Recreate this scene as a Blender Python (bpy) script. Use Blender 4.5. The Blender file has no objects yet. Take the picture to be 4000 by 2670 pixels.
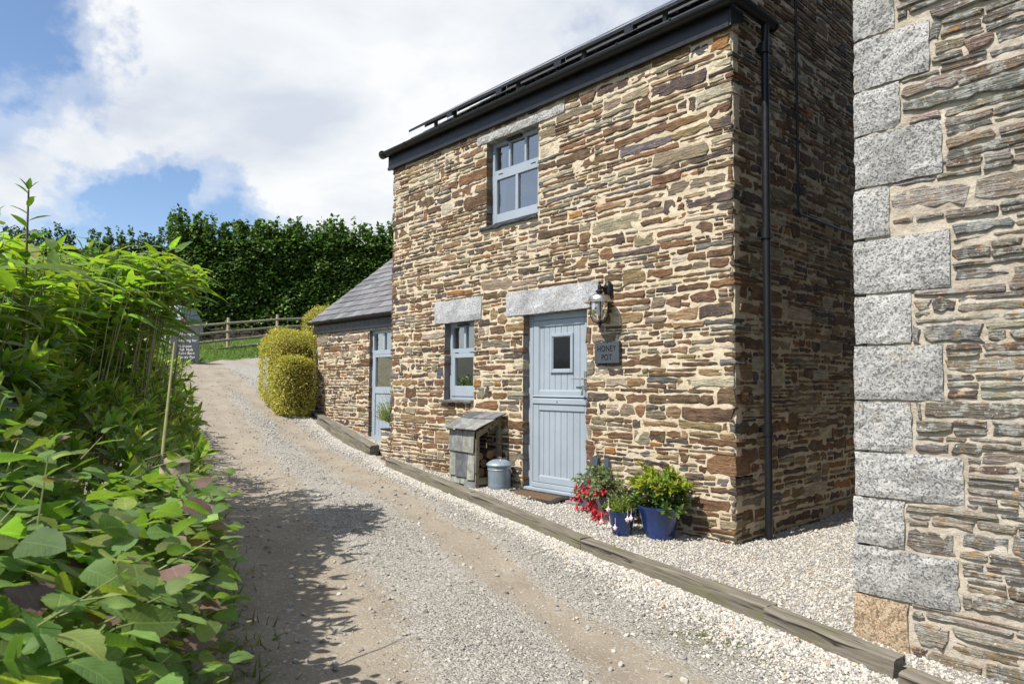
import bpy, bmesh, math, random
import numpy as np
from mathutils import Vector, Matrix
R = math.radians
rng = np.random.default_rng(7)
random.seed(7)
S = bpy.context.scene
C = S.collection

# ------------------------------------------------------------------ camera
CAM = Vector((3.185, -5.620, 1.2514))
yaw, pit, rol = 0.83085, 0.04404, 0.005619
f = Vector((-math.sin(yaw)*math.cos(pit), math.cos(yaw)*math.cos(pit), math.sin(pit)))
r = Vector((math.cos(yaw), math.sin(yaw), 0)); u = r.cross(f)
r2 = r*math.cos(rol)+u*math.sin(rol); u2 = -r*math.sin(rol)+u*math.cos(rol)
cd = bpy.data.cameras.new('camera'); cam = bpy.data.objects.new('camera', cd); C.objects.link(cam)
cam.matrix_world = Matrix(((r2.x, u2.x, -f.x, CAM.x), (r2.y, u2.y, -f.y, CAM.y), (r2.z, u2.z, -f.z, CAM.z), (0, 0, 0, 1)))
cd.sensor_width = 36; cd.lens = 24.0; cd.shift_y = 0.0135; cd.clip_end = 3000; cd.clip_start = .05
cd.dof.use_dof = True; cd.dof.focus_distance = 7.5; cd.dof.aperture_fstop = 9
S.camera = cam

# ------------------------------------------------------------------ light and sky
SUN_D = Vector((.09, 1, -1.33)).normalized()
sl = bpy.data.lights.new('sun', 'SUN'); sl.energy = 5.0; sl.angle = R(.53); sl.color = (1, .95, .87)
so = bpy.data.objects.new('sun', sl); C.objects.link(so); so.rotation_euler = SUN_D.to_track_quat('-Z', 'Y').to_euler()
so.location = (0, -20, 30)
S.view_settings.view_transform = 'Standard'; S.view_settings.look = 'None'
S.view_settings.gamma = 1; S.view_settings.exposure = .50; S.view_settings.use_curve_mapping = False
W = bpy.data.worlds.new('World'); S.world = W; W.use_nodes = True
nt = W.node_tree; N = nt.nodes; L = nt.links; N.clear()
def nd(T, t, **kw):
    n = T.nodes.new(t)
    for k, v in kw.items():
        if k in n.bl_rna.properties: setattr(n, k, v)
    return n
def math_(T, op, a, b=None, c=None, clamp=False):
    n = T.nodes.new('ShaderNodeMath'); n.operation = op; n.use_clamp = clamp
    for i, v in enumerate((a, b, c)):
        if v is None: continue
        if isinstance(v, (int, float)): n.inputs[i].default_value = v
        else: T.links.new(v, n.inputs[i])
    return n.outputs[0]
def ramp(T, src, stops, interp='LINEAR'):
    n = T.nodes.new('ShaderNodeValToRGB'); n.color_ramp.interpolation = interp
    e = n.color_ramp.elements
    while len(e) < len(stops): e.new(.5)
    for q, (p, c) in zip(e, stops):
        q.position = p; q.color = (c, c, c, 1) if isinstance(c, (int, float)) else (*c, 1)
    T.links.new(src, n.inputs[0]); return n.outputs[0]
def mixc(T, fac, a, b, mode='MIX'):
    n = T.nodes.new('ShaderNodeMix'); n.data_type = 'RGBA'; n.blend_type = mode
    for i, v in ((0, fac), (6, a), (7, b)):
        if isinstance(v, (int, float)): n.inputs[i].default_value = v if i == 0 else (v, v, v, 1)
        elif isinstance(v, tuple): n.inputs[i].default_value = (*v, 1)
        else: T.links.new(v, n.inputs[i])
    return n.outputs[2]
def noise(T, vec, scale, detail=4, rough=.55, dist=0., out=0):
    n = T.nodes.new('ShaderNodeTexNoise'); n.inputs['Scale'].default_value = scale
    n.inputs['Detail'].default_value = detail; n.inputs['Roughness'].default_value = rough; n.inputs['Distortion'].default_value = dist
    if vec is not None: T.links.new(vec, n.inputs['Vector'])
    return n.outputs[out]
sky = N.new('ShaderNodeTexSky'); sky.sky_type = 'NISHITA'; sky.sun_disc = False
sky.sun_elevation = R(53); sky.sun_rotation = R(185); sky.air_density = 1.0; sky.dust_density = .6; sky.ozone_density = 1.2
tc = N.new('ShaderNodeTexCoord'); gen = tc.outputs['Generated']
sep = N.new('ShaderNodeSeparateXYZ'); L.new(gen, sep.inputs[0])
den = math_(nt, 'ADD', math_(nt, 'MAXIMUM', sep.outputs[2], 0), .22)
cmb = N.new('ShaderNodeCombineXYZ')
L.new(math_(nt, 'DIVIDE', sep.outputs[0], den), cmb.inputs[0]); L.new(math_(nt, 'DIVIDE', sep.outputs[1], den), cmb.inputs[1])
cv = cmb.outputs[0]
n1 = noise(nt, cv, 1.15, 9, .56, .35)
n2 = noise(nt, cv, 3.6, 7, .6, .2)
cov = math_(nt, 'ADD', math_(nt, 'ADD', math_(nt, 'MULTIPLY', n1, .72), math_(nt, 'MULTIPLY', n2, .33)), -.07)
BL = [((-.91, .24, .31), .72, .96, .27), ((-.903, .045, .43), .978, .9985, -.46), ((-.771, .412, .486), .996, .9998, -.16),
      ((-.932, .275, .220), .989, .9996, -.22), ((-.952, .20, .185), .993, .9995, -.16), ((-.975, .135, .165), .986, .998, -.20), ((-.90, .36, .205), .994, .9996, -.14),
      ]
#SKYBLOBS
wv1 = N.new('ShaderNodeVectorMath'); wv1.operation = 'MULTIPLY_ADD'; L.new(noise(nt, gen, 5.5, 6, .6, out=1), wv1.inputs[0])
wv1.inputs[1].default_value = (.30, .30, .22); wv1.inputs[2].default_value = (-.15, -.15, -.11)
wv2 = N.new('ShaderNodeVectorMath'); wv2.operation = 'ADD'; L.new(gen, wv2.inputs[0]); L.new(wv1.outputs[0], wv2.inputs[1])
for d, c0, c1, amp in BL:
    dp = N.new('ShaderNodeVectorMath'); dp.operation = 'DOT_PRODUCT'
    nv = N.new('ShaderNodeVectorMath'); nv.operation = 'NORMALIZE'; L.new(wv2.outputs[0], nv.inputs[0]); L.new(nv.outputs[0], dp.inputs[0])
    dp.inputs[1].default_value = Vector(d).normalized()
    mr = N.new('ShaderNodeMapRange'); mr.interpolation_type = 'SMOOTHSTEP'
    mr.inputs['From Min'].default_value = c0; mr.inputs['From Max'].default_value = c1
    mr.inputs['To Min'].default_value = 0; mr.inputs['To Max'].default_value = amp
    L.new(dp.outputs['Value'], mr.inputs['Value'])
    cov = math_(nt, 'ADD', cov, mr.outputs['Result'])
cf = ramp(nt, cov, [(.36, 0), (.46, .42), (.60, 1)], 'EASE')
shade = noise(nt, cv, 1.7, 6, .55, .3)
cc = ramp(nt, shade, [(.36, (4.8, 5.2, 5.9)), (.48, (6.0, 6.25, 6.6)), (.60, (6.9, 7.0, 7.1))])
skc = mixc(nt, 1., sky.outputs[0], (1.05, 1.12, 1.22), 'MULTIPLY')
col = mixc(nt, cf, skc, cc)
bg = N.new('ShaderNodeBackground'); bg.inputs[1].default_value = .1; L.new(col, bg.inputs[0])
wo = N.new('ShaderNodeOutputWorld'); L.new(bg.outputs[0], wo.inputs[0])

# ------------------------------------------------------------------ materials
M = {}
def mat(name):
    m = bpy.data.materials.new(name); m.use_nodes = True
    T = m.node_tree; b = T.nodes['Principled BSDF']; M[name] = m
    return m, T, b
def bump(T, b, h, strength=.5, dist=.01):
    n = T.nodes.new('ShaderNodeBump'); n.inputs['Strength'].default_value = strength; n.inputs['Distance'].default_value = dist
    T.links.new(h, n.inputs['Height']); T.links.new(n.outputs[0], b.inputs['Normal'])
def objc(T): return T.nodes.new('ShaderNodeTexCoord').outputs['Object']
def geo(T): return T.nodes.new('ShaderNodeNewGeometry').outputs['Position']
def mapv(T, v, sc, rot=(0, 0, 0)):
    n = T.nodes.new('ShaderNodeMapping'); n.inputs['Scale'].default_value = sc; n.inputs['Rotation'].default_value = rot
    T.links.new(v, n.inputs[0]); return n.outputs[0]
def attr(T, name='Col'):
    n = T.nodes.new('ShaderNodeAttribute'); n.attribute_name = name; return n
def setb(b, **k):
    for a, v in k.items():
        b.inputs[a.replace('_', ' ')].default_value = v

def stone_mat(name, lichen=0., side=False):
    m, T, b = mat(name); p = geo(T); a = attr(T).outputs['Color']
    st = mapv(T, p, (5, 5, 34) if not lichen else (6, 6, 75)); g = noise(T, st, 1, 6, .62, .4)
    fine = noise(T, p, 55, 5, .7)
    big = noise(T, p, 9, 4, .6)
    c = mixc(T, .85, a, ramp(T, g, [(.3, .48), (.5, .95), (.7, 1.6)]), 'MULTIPLY')
    c = mixc(T, .7, c, ramp(T, fine, [(.32, .6), (.5, 1.), (.68, 1.45)]), 'MULTIPLY')
    c = mixc(T, math_(T, 'MULTIPLY', ramp(T, big, [(.5, 0), (.72, 1)]), .45), c, (.30, .20, .10))
    if lichen:
        l1 = ramp(T, noise(T, p, 17, 6, .7), [(.51, 0), (.58, 1)])
        c = mixc(T, math_(T, 'MULTIPLY', l1, .75), c, (.42, .42, .38))
        l2 = ramp(T, noise(T, mapv(T, p, (1, 1, 1), (1, 2, 3)), 21, 5, .75), [(.60, 0), (.635, 1)])
        c = mixc(T, math_(T, 'MULTIPLY', l2, .8), c, (.45, .24, .05))
        l3 = ramp(T, noise(T, mapv(T, p, (1, 1, 1), (3, 1, 2)), 60, 2, .5), [(.70, 0), (.72, 1)])
        c = mixc(T, l3, c, (.6, .6, .55))
    else:
        l3 = ramp(T, noise(T, p, 70, 1, .4), [(.765, 0), (.785, 1)])
        c = mixc(T, l3, c, (.6, .57, .5))
    T.links.new(c, b.inputs['Base Color']); setb(b, Roughness=.82, Specular_IOR_Level=.3)
    h = math_(T, 'ADD', math_(T, 'MULTIPLY', g, 1.1), math_(T, 'MULTIPLY', fine, .55))
    bump(T, b, h, 1., .020 if not lichen else .03)
stone_mat('rubble_stone'); stone_mat('schist_stone', 1.)
def mortar_mat(name, c1, c2, c3):
    m, T, b = mat(name); p = geo(T)
    n = noise(T, p, 5, 6, .6); f_ = noise(T, p, 120, 4, .7); k = noise(T, p, 24, 4, .6)
    c = ramp(T, n, [(.3, c1), (.52, c2), (.72, c3)])
    c = mixc(T, .5, c, ramp(T, f_, [(.3, .7), (.7, 1.3)]), 'MULTIPLY')
    c = mixc(T, .4, c, ramp(T, k, [(.3, .72), (.6, 1.1)]), 'MULTIPLY')
    T.links.new(c, b.inputs['Base Color']); setb(b, Roughness=.95, Specular_IOR_Level=.1)
    bump(T, b, math_(T, 'ADD', math_(T, 'MULTIPLY', k, 1.2), math_(T, 'MULTIPLY', f_, .5)), .9, .012)
mortar_mat('cream_mortar', (.47, .39, .265), (.55, .465, .34), (.595, .525, .41))
mortar_mat('grey_mortar', (.36, .31, .24), (.46, .405, .325), (.50, .455, .385))
def granite(name, dark, mid, light, sc=75):
    m, T, b = mat(name); p = geo(T)
    v = T.nodes.new('ShaderNodeTexVoronoi'); v.inputs['Scale'].default_value = sc; T.links.new(p, v.inputs['Vector'])
    sp = T.nodes.new('ShaderNodeSeparateColor'); T.links.new(v.outputs['Color'], sp.inputs[0])
    c = ramp(T, sp.outputs[0], [(.0, dark), (.22, dark), (.24, mid), (.6, mid), (.62, light), (1, light)], 'LINEAR')
    n = noise(T, p, sc*1.6, 3, .6); c = mixc(T, .55, c, ramp(T, n, [(.3, .55), (.7, 1.35)]), 'MULTIPLY')
    w = noise(T, p, 3.5, 5, .6); c = mixc(T, .9, c, ramp(T, w, [(.28, .6), (.6, 1.08)]), 'MULTIPLY')
    st = ramp(T, noise(T, mapv(T, p, (1, 1, 1), (2, 1, 0)), 5, 6, .7), [(.6, 0), (.75, .55)])
    c = mixc(T, st, c, (.42, .31, .18))
    T.links.new(c, b.inputs['Base Color']); setb(b, Roughness=.85, Specular_IOR_Level=.3)
    bump(T, b, math_(T, 'ADD', n, math_(T, 'MULTIPLY', noise(T, p, 22, 5, .7), 1.6)), .6, .010)
granite('granite', (.16, .16, .157), (.32, .315, .30), (.45, .44, .42), 105)
granite('dressed_granite', (.25, .253, .262), (.37, .373, .382), (.48, .483, .49), 115)
granite('orange_granite', (.22, .15, .095), (.36, .26, .165), (.45, .36, .25), 105)
def plain(name, c, rough=.5, var=.12, vs=8, metal=0., spec=.5, bumpd=0., coat=0.):
    m, T, b = mat(name); p = geo(T)
    k = mixc(T, 1., c, ramp(T, noise(T, p, vs, 5, .6), [(.3, 1-var), (.7, 1+var)]), 'MULTIPLY')
    T.links.new(k, b.inputs['Base Color']); setb(b, Roughness=rough, Metallic=metal, Specular_IOR_Level=spec, Coat_Weight=coat)
    T.links.new(ramp(T, noise(T, p, vs*3, 4, .6), [(.3, max(0, rough-.1)), (.7, min(1, rough+.12))]), b.inputs['Roughness'])
    if bumpd: bump(T, b, noise(T, p, vs*5, 5, .65), .6, bumpd)
    return m
plain('blue_grey_paint', (.285, .33, .375), .42, .09, 2.2, spec=.45)
plain('black_plastic', (.012, .013, .015), .38, .2, 6, spec=.35)
plain('black_board', (.018, .019, .023), .36, .2, 5, spec=.35)
plain('dark_interior', (.03, .028, .025), .9)
plain('interior_wall', (.42, .40, .33), .9)
plain('curtain_cloth', (.6, .58, .52), .9)
plain('blind_slat', (.55, .5, .4), .6)
plain('brushed_steel', (.62, .6, .57), .28, .06, 20, metal=1.)
plain('galvanised', (.21, .26, .305), .45, .16, 14, metal=.2)
plain('alu_rail', (.20, .19, .175), .5, .1, 9, metal=.3)
plain('sign_slate', (.05, .06, .07), .45, .15, 20)
plain('letter_cut', (.006, .0065, .007), .9, spec=.1)
plain('slate_dark', (.03, .032, .037), .55, .25, 9, bumpd=.004)
plain('rubber', (.018, .015, .013), .7, .3, 30)
plain('pot_blue', (.009, .028, .115), .12, .45, 5, coat=.6, bumpd=.003)
plain('pot_grey', (.10, .10, .10), .7, .3, 12, bumpd=.004)
plain('soil', (.03, .022, .016), .95, .3, 30, bumpd=.01)
plain('stem_wood', (.12, .085, .05), .8, .3, 20)
plain('stem_green', (.20, .24, .07), .6, .2, 20)
plain('cane', (.28, .27, .12), .55, .25, 12)
plain('render_grey', (.17, .16, .15), .9, .25, 6, bumpd=.004)
plain('car_paint', (.42, .46, .50), .25, .04, 3, coat=.5)
plain('car_glass', (.008, .009, .011), .05, spec=.25)
plain('car_red', (.25, .012, .01), .25)
plain('tyre', (.02, .02, .02), .8)
plain('board_grey', (.05, .055, .063), .55, .1, 4)
plain('white_paint', (.8, .8, .78), .5, .03)
plain('petal_red', (.42, .006, .018), .45, .25, 40)
plain('petal_white', (.72, .55, .56), .5, .2, 40)
plain('bark', (.05, .042, .035), .9, .4, 30, bumpd=.01)
plain('log_end', (.20, .11, .055), .85, .3, 50)
plain('shade_painted_earth', (.02, .019, .012), .95, .4, 4, bumpd=.03)  # bank earth, darkened so its colour carries the hedge's shade
def coir():
    m, T, b = mat('coir'); p = geo(T)
    c = ramp(T, noise(T, p, 260, 3, .8), [(.3, (.045, .025, .012)), (.65, (.16, .095, .045))])
    T.links.new(c, b.inputs['Base Color']); setb(b, Roughness=.95); bump(T, b, noise(T, p, 260, 3, .8), 1., .006)
coir()
def wood(name, c1, c2, c3, green=.3):
    m, T, b = mat(name); o = objc(T)
    g = noise(T, mapv(T, o, (2.2, 34, 34)), 1, 7, .65, .6); k = noise(T, o, 4, 5, .6)
    cr = noise(T, mapv(T, o, (.9, 22, 22)), 1, 3, .5, .3)
    c = ramp(T, g, [(.28, c1), (.5, c2), (.72, c3)])
    c = mixc(T, math_(T, 'MULTIPLY', ramp(T, k, [(.48, 0), (.66, 1)]), green), c, (.14, .14, .07))
    c = mixc(T, ramp(T, cr, [(.34, 1), (.40, 0)]), c, (.035, .03, .024))
    T.links.new(c, b.inputs['Base Color']); setb(b, Roughness=.85, Specular_IOR_Level=.25)
    bump(T, b, math_(T, 'ADD', g, ramp(T, cr, [(.28, 0), (.40, 1)])), .8, .006)
wood('weathered_oak', (.075, .064, .052), (.155, .138, .112), (.24, .215, .178), .6)
wood('fence_wood', (.20, .17, .11), (.30, .26, .18), (.38, .34, .25), .25)
wood('store_wood', (.14, .115, .075), (.22, .185, .125), (.29, .25, .18), .4)
def slate(name, sc):
    m, T, b = mat(name); p = geo(T); a = attr(T).outputs['Color']
    n = noise(T, mapv(T, p, sc), 1, 6, .65, .5); k = noise(T, p, 30, 5, .7)
    c = mixc(T, .9, a, ramp(T, n, [(.3, .5), (.5, 1.), (.72, 1.7)]), 'MULTIPLY')
    c = mixc(T, .5, c, ramp(T, k, [(.35, .7), (.65, 1.3)]), 'MULTIPLY')
    T.links.new(c, b.inputs['Base Color']); setb(b, Roughness=.55, Specular_IOR_Level=.45)
    bump(T, b, math_(T, 'ADD', n, math_(T, 'MULTIPLY', k, .5)), .6, .006)
slate('roof_slate', (26, 5, 5)); slate('store_slate', (9, 9, 7))
def glass(name, tint=(1, 1, 1), rmix=1.):
    m = bpy.data.materials.new(name); m.use_nodes = True; M[name] = m
    T = m.node_tree; T.nodes.clear(); o = T.nodes.new('ShaderNodeOutputMaterial')
    tr = T.nodes.new('ShaderNodeBsdfTransparent'); tr.inputs[0].default_value = (*tint, 1)
    gl = T.nodes.new('ShaderNodeBsdfGlossy'); gl.inputs['Roughness'].default_value = .01
    lw = T.nodes.new('ShaderNodeFresnel'); lw.inputs[0].default_value = 1.62
    mx = T.nodes.new('ShaderNodeMixShader')
    T.links.new(math_(T, 'MULTIPLY', lw.outputs[0], rmix, clamp=True), mx.inputs[0]); T.links.new(tr.outputs[0], mx.inputs[1]); T.links.new(gl.outputs[0], mx.inputs[2]); T.links.new(mx.outputs[0], o.inputs[0])
glass('window_glass', (.82, .87, .86), 6.); glass('lamp_glass', (.95, .95, .93), 1.2)
def panel():
    m, T, b = mat('solar_glass'); setb(b, Base_Color=(.006, .009, .022, 1), Roughness=.08)
panel()
def leaf(name, rough, trans, vein=.25, vary=.35, spec=.5, back=(1.15, 1.1, 1.2)):
    m, T, b = mat(name); a = attr(T).outputs['Color']
    oi = T.nodes.new('ShaderNodeObjectInfo')
    uv = T.nodes.new('ShaderNodeUVMap'); uv.uv_map = 'UVMap'
    sx = T.nodes.new('ShaderNodeSeparateXYZ'); T.links.new(uv.outputs[0], sx.inputs[0])
    au = math_(T, 'ABSOLUTE', math_(T, 'SUBTRACT', sx.outputs[0], .5))
    w = math_(T, 'SINE', math_(T, 'MULTIPLY', math_(T, 'SUBTRACT', math_(T, 'MULTIPLY', sx.outputs[1], 9.), math_(T, 'MULTIPLY', au, 5.)), 6.283))
    vn = ramp(T, w, [(.80, 0), (1., 1)]); mid = ramp(T, au, [(.0, 1), (.05, 0)])
    vv = math_(T, 'MAXIMUM', vn, mid)
    c = mixc(T, math_(T, 'MULTIPLY', vv, vein), a, mixc(T, 1., a, (1.7, 1.6, 1.5), 'MULTIPLY'))
    pv = noise(T, geo(T), 28, 4, .6)
    c = mixc(T, .6, c, ramp(T, pv, [(.3, .7), (.7, 1.3)]), 'MULTIPLY')
    c = mixc(T, 1., c, ramp(T, oi.outputs['Random'], [(0, 1-vary*.5), (1, 1+vary*.5)]), 'MULTIPLY')
    sp_ = ramp(T, noise(T, geo(T), 75, 3, .6), [(.68, 0), (.72, 1)])
    c = mixc(T, math_(T, 'MULTIPLY', sp_, .55), c, (.10, .065, .025))
    g = T.nodes.new('ShaderNodeNewGeometry')
    c = mixc(T, g.outputs['Backfacing'], c, mixc(T, 1., c, back, 'MULTIPLY'))
    T.links.new(c, b.inputs['Base Color']); setb(b, Roughness=rough, Specular_IOR_Level=spec)
    bump(T, b, math_(T, 'SUBTRACT', 1., vv), .35, .002)
    tl = T.nodes.new('ShaderNodeBsdfTranslucent')
    T.links.new(mixc(T, 1., c, (1.55, 1.75, .5), 'MULTIPLY'), tl.inputs[0])
    mx = T.nodes.new('ShaderNodeMixShader'); mx.inputs[0].default_value = trans
    out = T.nodes['Material Output']
    T.links.new(b.outputs[0], mx.inputs[1]); T.links.new(tl.outputs[0], mx.inputs[2]); T.links.new(mx.outputs[0], out.inputs[0])
leaf('hazel_leaf', .62, .38, .5, spec=.35); leaf('laurel_leaf', .30, .36, .2, spec=.5); leaf('bamboo_leaf', .45, .48, .1)
leaf('tree_leaf', .5, .22, .0, spec=.35); leaf('gold_leaf', .6, .3, 0., spec=.3); leaf('pot_leaf', .35, .35, .15); leaf('grass_blade', .6, .35, 0., spec=.2)
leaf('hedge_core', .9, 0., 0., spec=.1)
def ground_mat():
    m, T, b = mat('drive_earth'); p = geo(T)
    d = attr(T, 'dirt').outputs['Fac']; g = attr(T, 'green').outputs['Fac']
    n = noise(T, p, 2.3, 6, .6); fi = noise(T, p, 60, 6, .75); mid = noise(T, p, 14, 5, .65)
    v = T.nodes.new('ShaderNodeTexVoronoi'); v.inputs['Scale'].default_value = 75; T.links.new(p, v.inputs['Vector'])
    sp = T.nodes.new('ShaderNodeSeparateColor'); T.links.new(v.outputs['Color'], sp.inputs[0])
    grit = ramp(T, sp.outputs[0], [(0, (.19, .178, .158)), (.5, (.32, .30, .265)), (1, (.44, .42, .38))])
    dirt = ramp(T, n, [(.3, (.235, .195, .148)), (.55, (.285, .246, .192)), (.75, (.315, .28, .225))])
    dirt = mixc(T, ramp(T, sp.outputs[1], [(.84, 0), (.86, .7)]), dirt, grit)
    dm = math_(T, 'ADD', d, math_(T, 'MULTIPLY', math_(T, 'SUBTRACT', mid, .5), 1.5))
    c = mixc(T, ramp(T, dm, [(.35, 0), (.68, 1)]), grit, dirt)
    c = mixc(T, .55, c, ramp(T, fi, [(.3, .68), (.7, 1.3)]), 'MULTIPLY')
    gm = math_(T, 'MULTIPLY', g, ramp(T, noise(T, p, 9, 5, .7), [(.4, .1), (.6, 1)]))
    c = mixc(T, gm, c, (.10, .11, .035))
    T.links.new(c, b.inputs['Base Color']); setb(b, Roughness=.95, Specular_IOR_Level=.15)
    vb = math_(T, 'MULTIPLY', v.outputs['Distance'], -1.2)
    bump(T, b, math_(T, 'ADD', math_(T, 'ADD', fi, math_(T, 'MULTIPLY', vb, math_(T, 'SUBTRACT', 1.2, d))), mid), .7, .014)
ground_mat()
def turf():
    m, T, b = mat('turf'); p = geo(T)
    c = ramp(T, noise(T, p, 3, 6, .65), [(.3, (.055, .10, .014)), (.55, (.085, .15, .022)), (.75, (.11, .17, .035))])
    c = mixc(T, .6, c, ramp(T, noise(T, p, 90, 4, .7), [(.3, .55), (.7, 1.4)]), 'MULTIPLY')
    T.links.new(c, b.inputs['Base Color']); setb(b, Roughness=.9); bump(T, b, noise(T, p, 70, 4, .7), 1., .03)
turf()
plain('field', (.05, .058, .03), .95, .4, 2, bumpd=.02)
def chip():
    m, T, b = mat('limestone_chip'); oi = T.nodes.new('ShaderNodeObjectInfo'); p = geo(T)
    c = ramp(T, oi.outputs['Random'], [(0, (.20, .20, .21)), (.1, (.28, .28, .285)), (.2, (.38, .355, .31)), (.5, (.445, .42, .365)), (.8, (.50, .475, .42)), (.93, (.55, .53, .49)), (.97, (.34, .26, .17)), (1, (.42, .30, .22))])
    c = mixc(T, .5, c, ramp(T, noise(T, p, 60, 4, .7), [(.3, .75), (.7, 1.2)]), 'MULTIPLY')
    T.links.new(c, b.inputs['Base Color']); setb(b, Roughness=.85, Specular_IOR_Level=.25)
    m, T, b = mat('road_chip'); oi = T.nodes.new('ShaderNodeObjectInfo'); p = geo(T)
    c = ramp(T, oi.outputs['Random'], [(0, (.18, .175, .17)), (.2, (.27, .255, .235)), (.5, (.33, .31, .275)), (.8, (.38, .36, .32)), (1, (.47, .45, .41))])
    c = mixc(T, .5, c, ramp(T, noise(T, p, 60, 4, .7), [(.3, .75), (.7, 1.2)]), 'MULTIPLY')
    T.links.new(c, b.inputs['Base Color']); setb(b, Roughness=.9, Specular_IOR_Level=.2)
chip()

# ------------------------------------------------------------------ mesh helpers
def link(name, me, parent=None, m=None, kind=None, label=None):
    o = bpy.data.objects.new(name, me); C.objects.link(o)
    if m is not None: me.materials.append(M[m])
    if parent is not None: o.parent = parent
    if kind: o['kind'] = kind
    if label: o['label'] = label
    return o
ORG = {}
def thing(name, label, cat, loc, group=None):
    o = bpy.data.objects.new(name, None); C.objects.link(o); o.location = loc; o.empty_display_size = .1
    o['label'] = label; o['category'] = cat
    if group: o['group'] = group
    ORG[o.name] = np.array(loc, float); return o
def org(p):
    while p is not None:
        if p.name in ORG: return ORG[p.name]
        p = p.parent
    return np.zeros(3)
def tag(o, label, cat, group=None):
    o['label'] = label; o['category'] = cat
    if group: o['group'] = group
    return o
class MB:
    def __init__(s): s.v = []; s.f = []; s.c = []; s.uv = []
    def add(s, v, fs, c=None):
        b = len(s.v); s.v += [tuple(map(float, q)) for q in v]; s.f += [tuple(b+i for i in q) for q in fs]
        if c is not None: s.c += [c]*len(v)
        return s
    def box(s, x0, x1, y0, y1, z0, z1, c=None):
        v = [(x, y, z) for x in (x0, x1) for y in (y0, y1) for z in (z0, z1)]
        return s.add(v, [(0, 1, 3, 2), (4, 6, 7, 5), (0, 4, 5, 1), (2, 3, 7, 6), (0, 2, 6, 4), (1, 5, 7, 3)], c)
    def hexa(s, v, c=None):   # 8 verts: bottom 4 ccw, top 4 ccw
        return s.add(v, [(3, 2, 1, 0), (4, 5, 6, 7), (0, 1, 5, 4), (1, 2, 6, 5), (2, 3, 7, 6), (3, 0, 4, 7)], c)
    def tube(s, pts, rad, n=8, c=None, cap=True):
        pts = [Vector(p) for p in pts]; k = len(pts)
        if not hasattr(rad, '__len__'): rad = [rad]*k
        v = []; ref = Vector((0, 0, 1))
        for i, p in enumerate(pts):
            d = (pts[min(i+1, k-1)]-pts[max(i-1, 0)]).normalized()
            a = d.cross(ref if abs(d.z) < .95 else Vector((1, 0, 0))).normalized(); b_ = a.cross(d)
            for j in range(n):
                t = 2*math.pi*j/n; v.append(p+(a*math.cos(t)+b_*math.sin(t))*rad[i])
        fs = [(i*n+j, i*n+(j+1) % n, (i+1)*n+(j+1) % n, (i+1)*n+j) for i in range(k-1) for j in range(n)]
        if cap: fs += [tuple(range(n))[::-1], tuple(range((k-1)*n, k*n))]
        return s.add(v, fs, c)
    def lathe(s, prof, cx, cy, n=24, c=None, mod=None):
        v = []
        for i, (rr, z) in enumerate(prof):
            for j in range(n):
                t = 2*math.pi*j/n; q = rr*(mod(i, t) if mod else 1); v.append((cx+q*math.cos(t), cy+q*math.sin(t), z))
        k = len(prof)
        fs = [(i*n+j, i*n+(j+1) % n, (i+1)*n+(j+1) % n, (i+1)*n+j) for i in range(k-1) for j in range(n)]
        return s.add(v, fs, c)
    def build(s, name, m, parent=None, smooth=False, bevel=0., kind=None, label=None):
        me = bpy.data.meshes.new(name); o3 = org(parent)
        vv = np.array(s.v)-o3
        me.from_pydata(vv.tolist(), [], s.f)
        if len(s.c) == len(s.v) and s.c:
            a = me.color_attributes.new('Col', 'FLOAT_COLOR', 'POINT')
            a.data.foreach_set('color', np.concatenate([np.array(s.c, np.float32), np.ones((len(s.c), 1), np.float32)], 1).ravel())
        if bevel:
            bm = bmesh.new(); bm.from_mesh(me)
            bmesh.ops.bevel(bm, geom=[e for e in bm.edges if len(e.link_faces) == 2 and e.calc_face_angle(0) > .6], offset=bevel, segments=1, affect='EDGES')
            bm.to_mesh(me); bm.free()
        if smooth:
            me.polygons.foreach_set('use_smooth', [True]*len(me.polygons))
            try: me.set_sharp_from_angle(angle=R(40))
            except Exception: pass
        me.update()
        return link(name, me, parent, m, kind, label)
def np_mesh(name, v, faces4=None, faces3=None, col=None, uv=None):
    me = bpy.data.meshes.new(name); me.vertices.add(len(v)); me.vertices.foreach_set('co', np.asarray(v, np.float32).ravel())
    li = []; ls = []; n = 0
    if faces4 is not None and len(faces4): li.append(np.asarray(faces4).ravel()); ls.append(np.arange(len(faces4))*4); n += len(faces4)*4
    if faces3 is not None and len(faces3): li.append(np.asarray(faces3).ravel()); ls.append(n+np.arange(len(faces3))*3)
    li = np.concatenate(li).astype(np.int32); ls = np.concatenate(ls).astype(np.int32)
    me.loops.add(len(li)); me.loops.foreach_set('vertex_index', li)
    me.polygons.add(len(ls)); me.polygons.foreach_set('loop_start', ls)
    if uv is not None:
        U_ = me.uv_layers.new(name='UVMap'); U_.data.foreach_set('uv', np.asarray(uv, np.float32)[li].ravel())
    me.update(calc_edges=True)
    if col is not None:
        a = me.color_attributes.new('Col', 'FLOAT_COLOR', 'POINT')
        a.data.foreach_set('color', np.concatenate([np.asarray(col, np.float32), np.ones((len(col), 1), np.float32)], 1).ravel())
    me.validate(); return me
class SN:   # smooth random field
    def __init__(s, freq, n=14, seed=0):
        g = np.random.default_rng(seed); a = g.uniform(0, 2*np.pi, n); k = freq*g.uniform(.4, 1.6, n)
        s.kx = k*np.cos(a); s.ky = k*np.sin(a); s.p = g.uniform(0, 2*np.pi, n)
    def __call__(s, x, y):
        x = np.asarray(x, float)[..., None]; y = np.asarray(y, float)[..., None]
        return np.sin(x*s.kx+y*s.ky+s.p).mean(-1)*2

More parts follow.
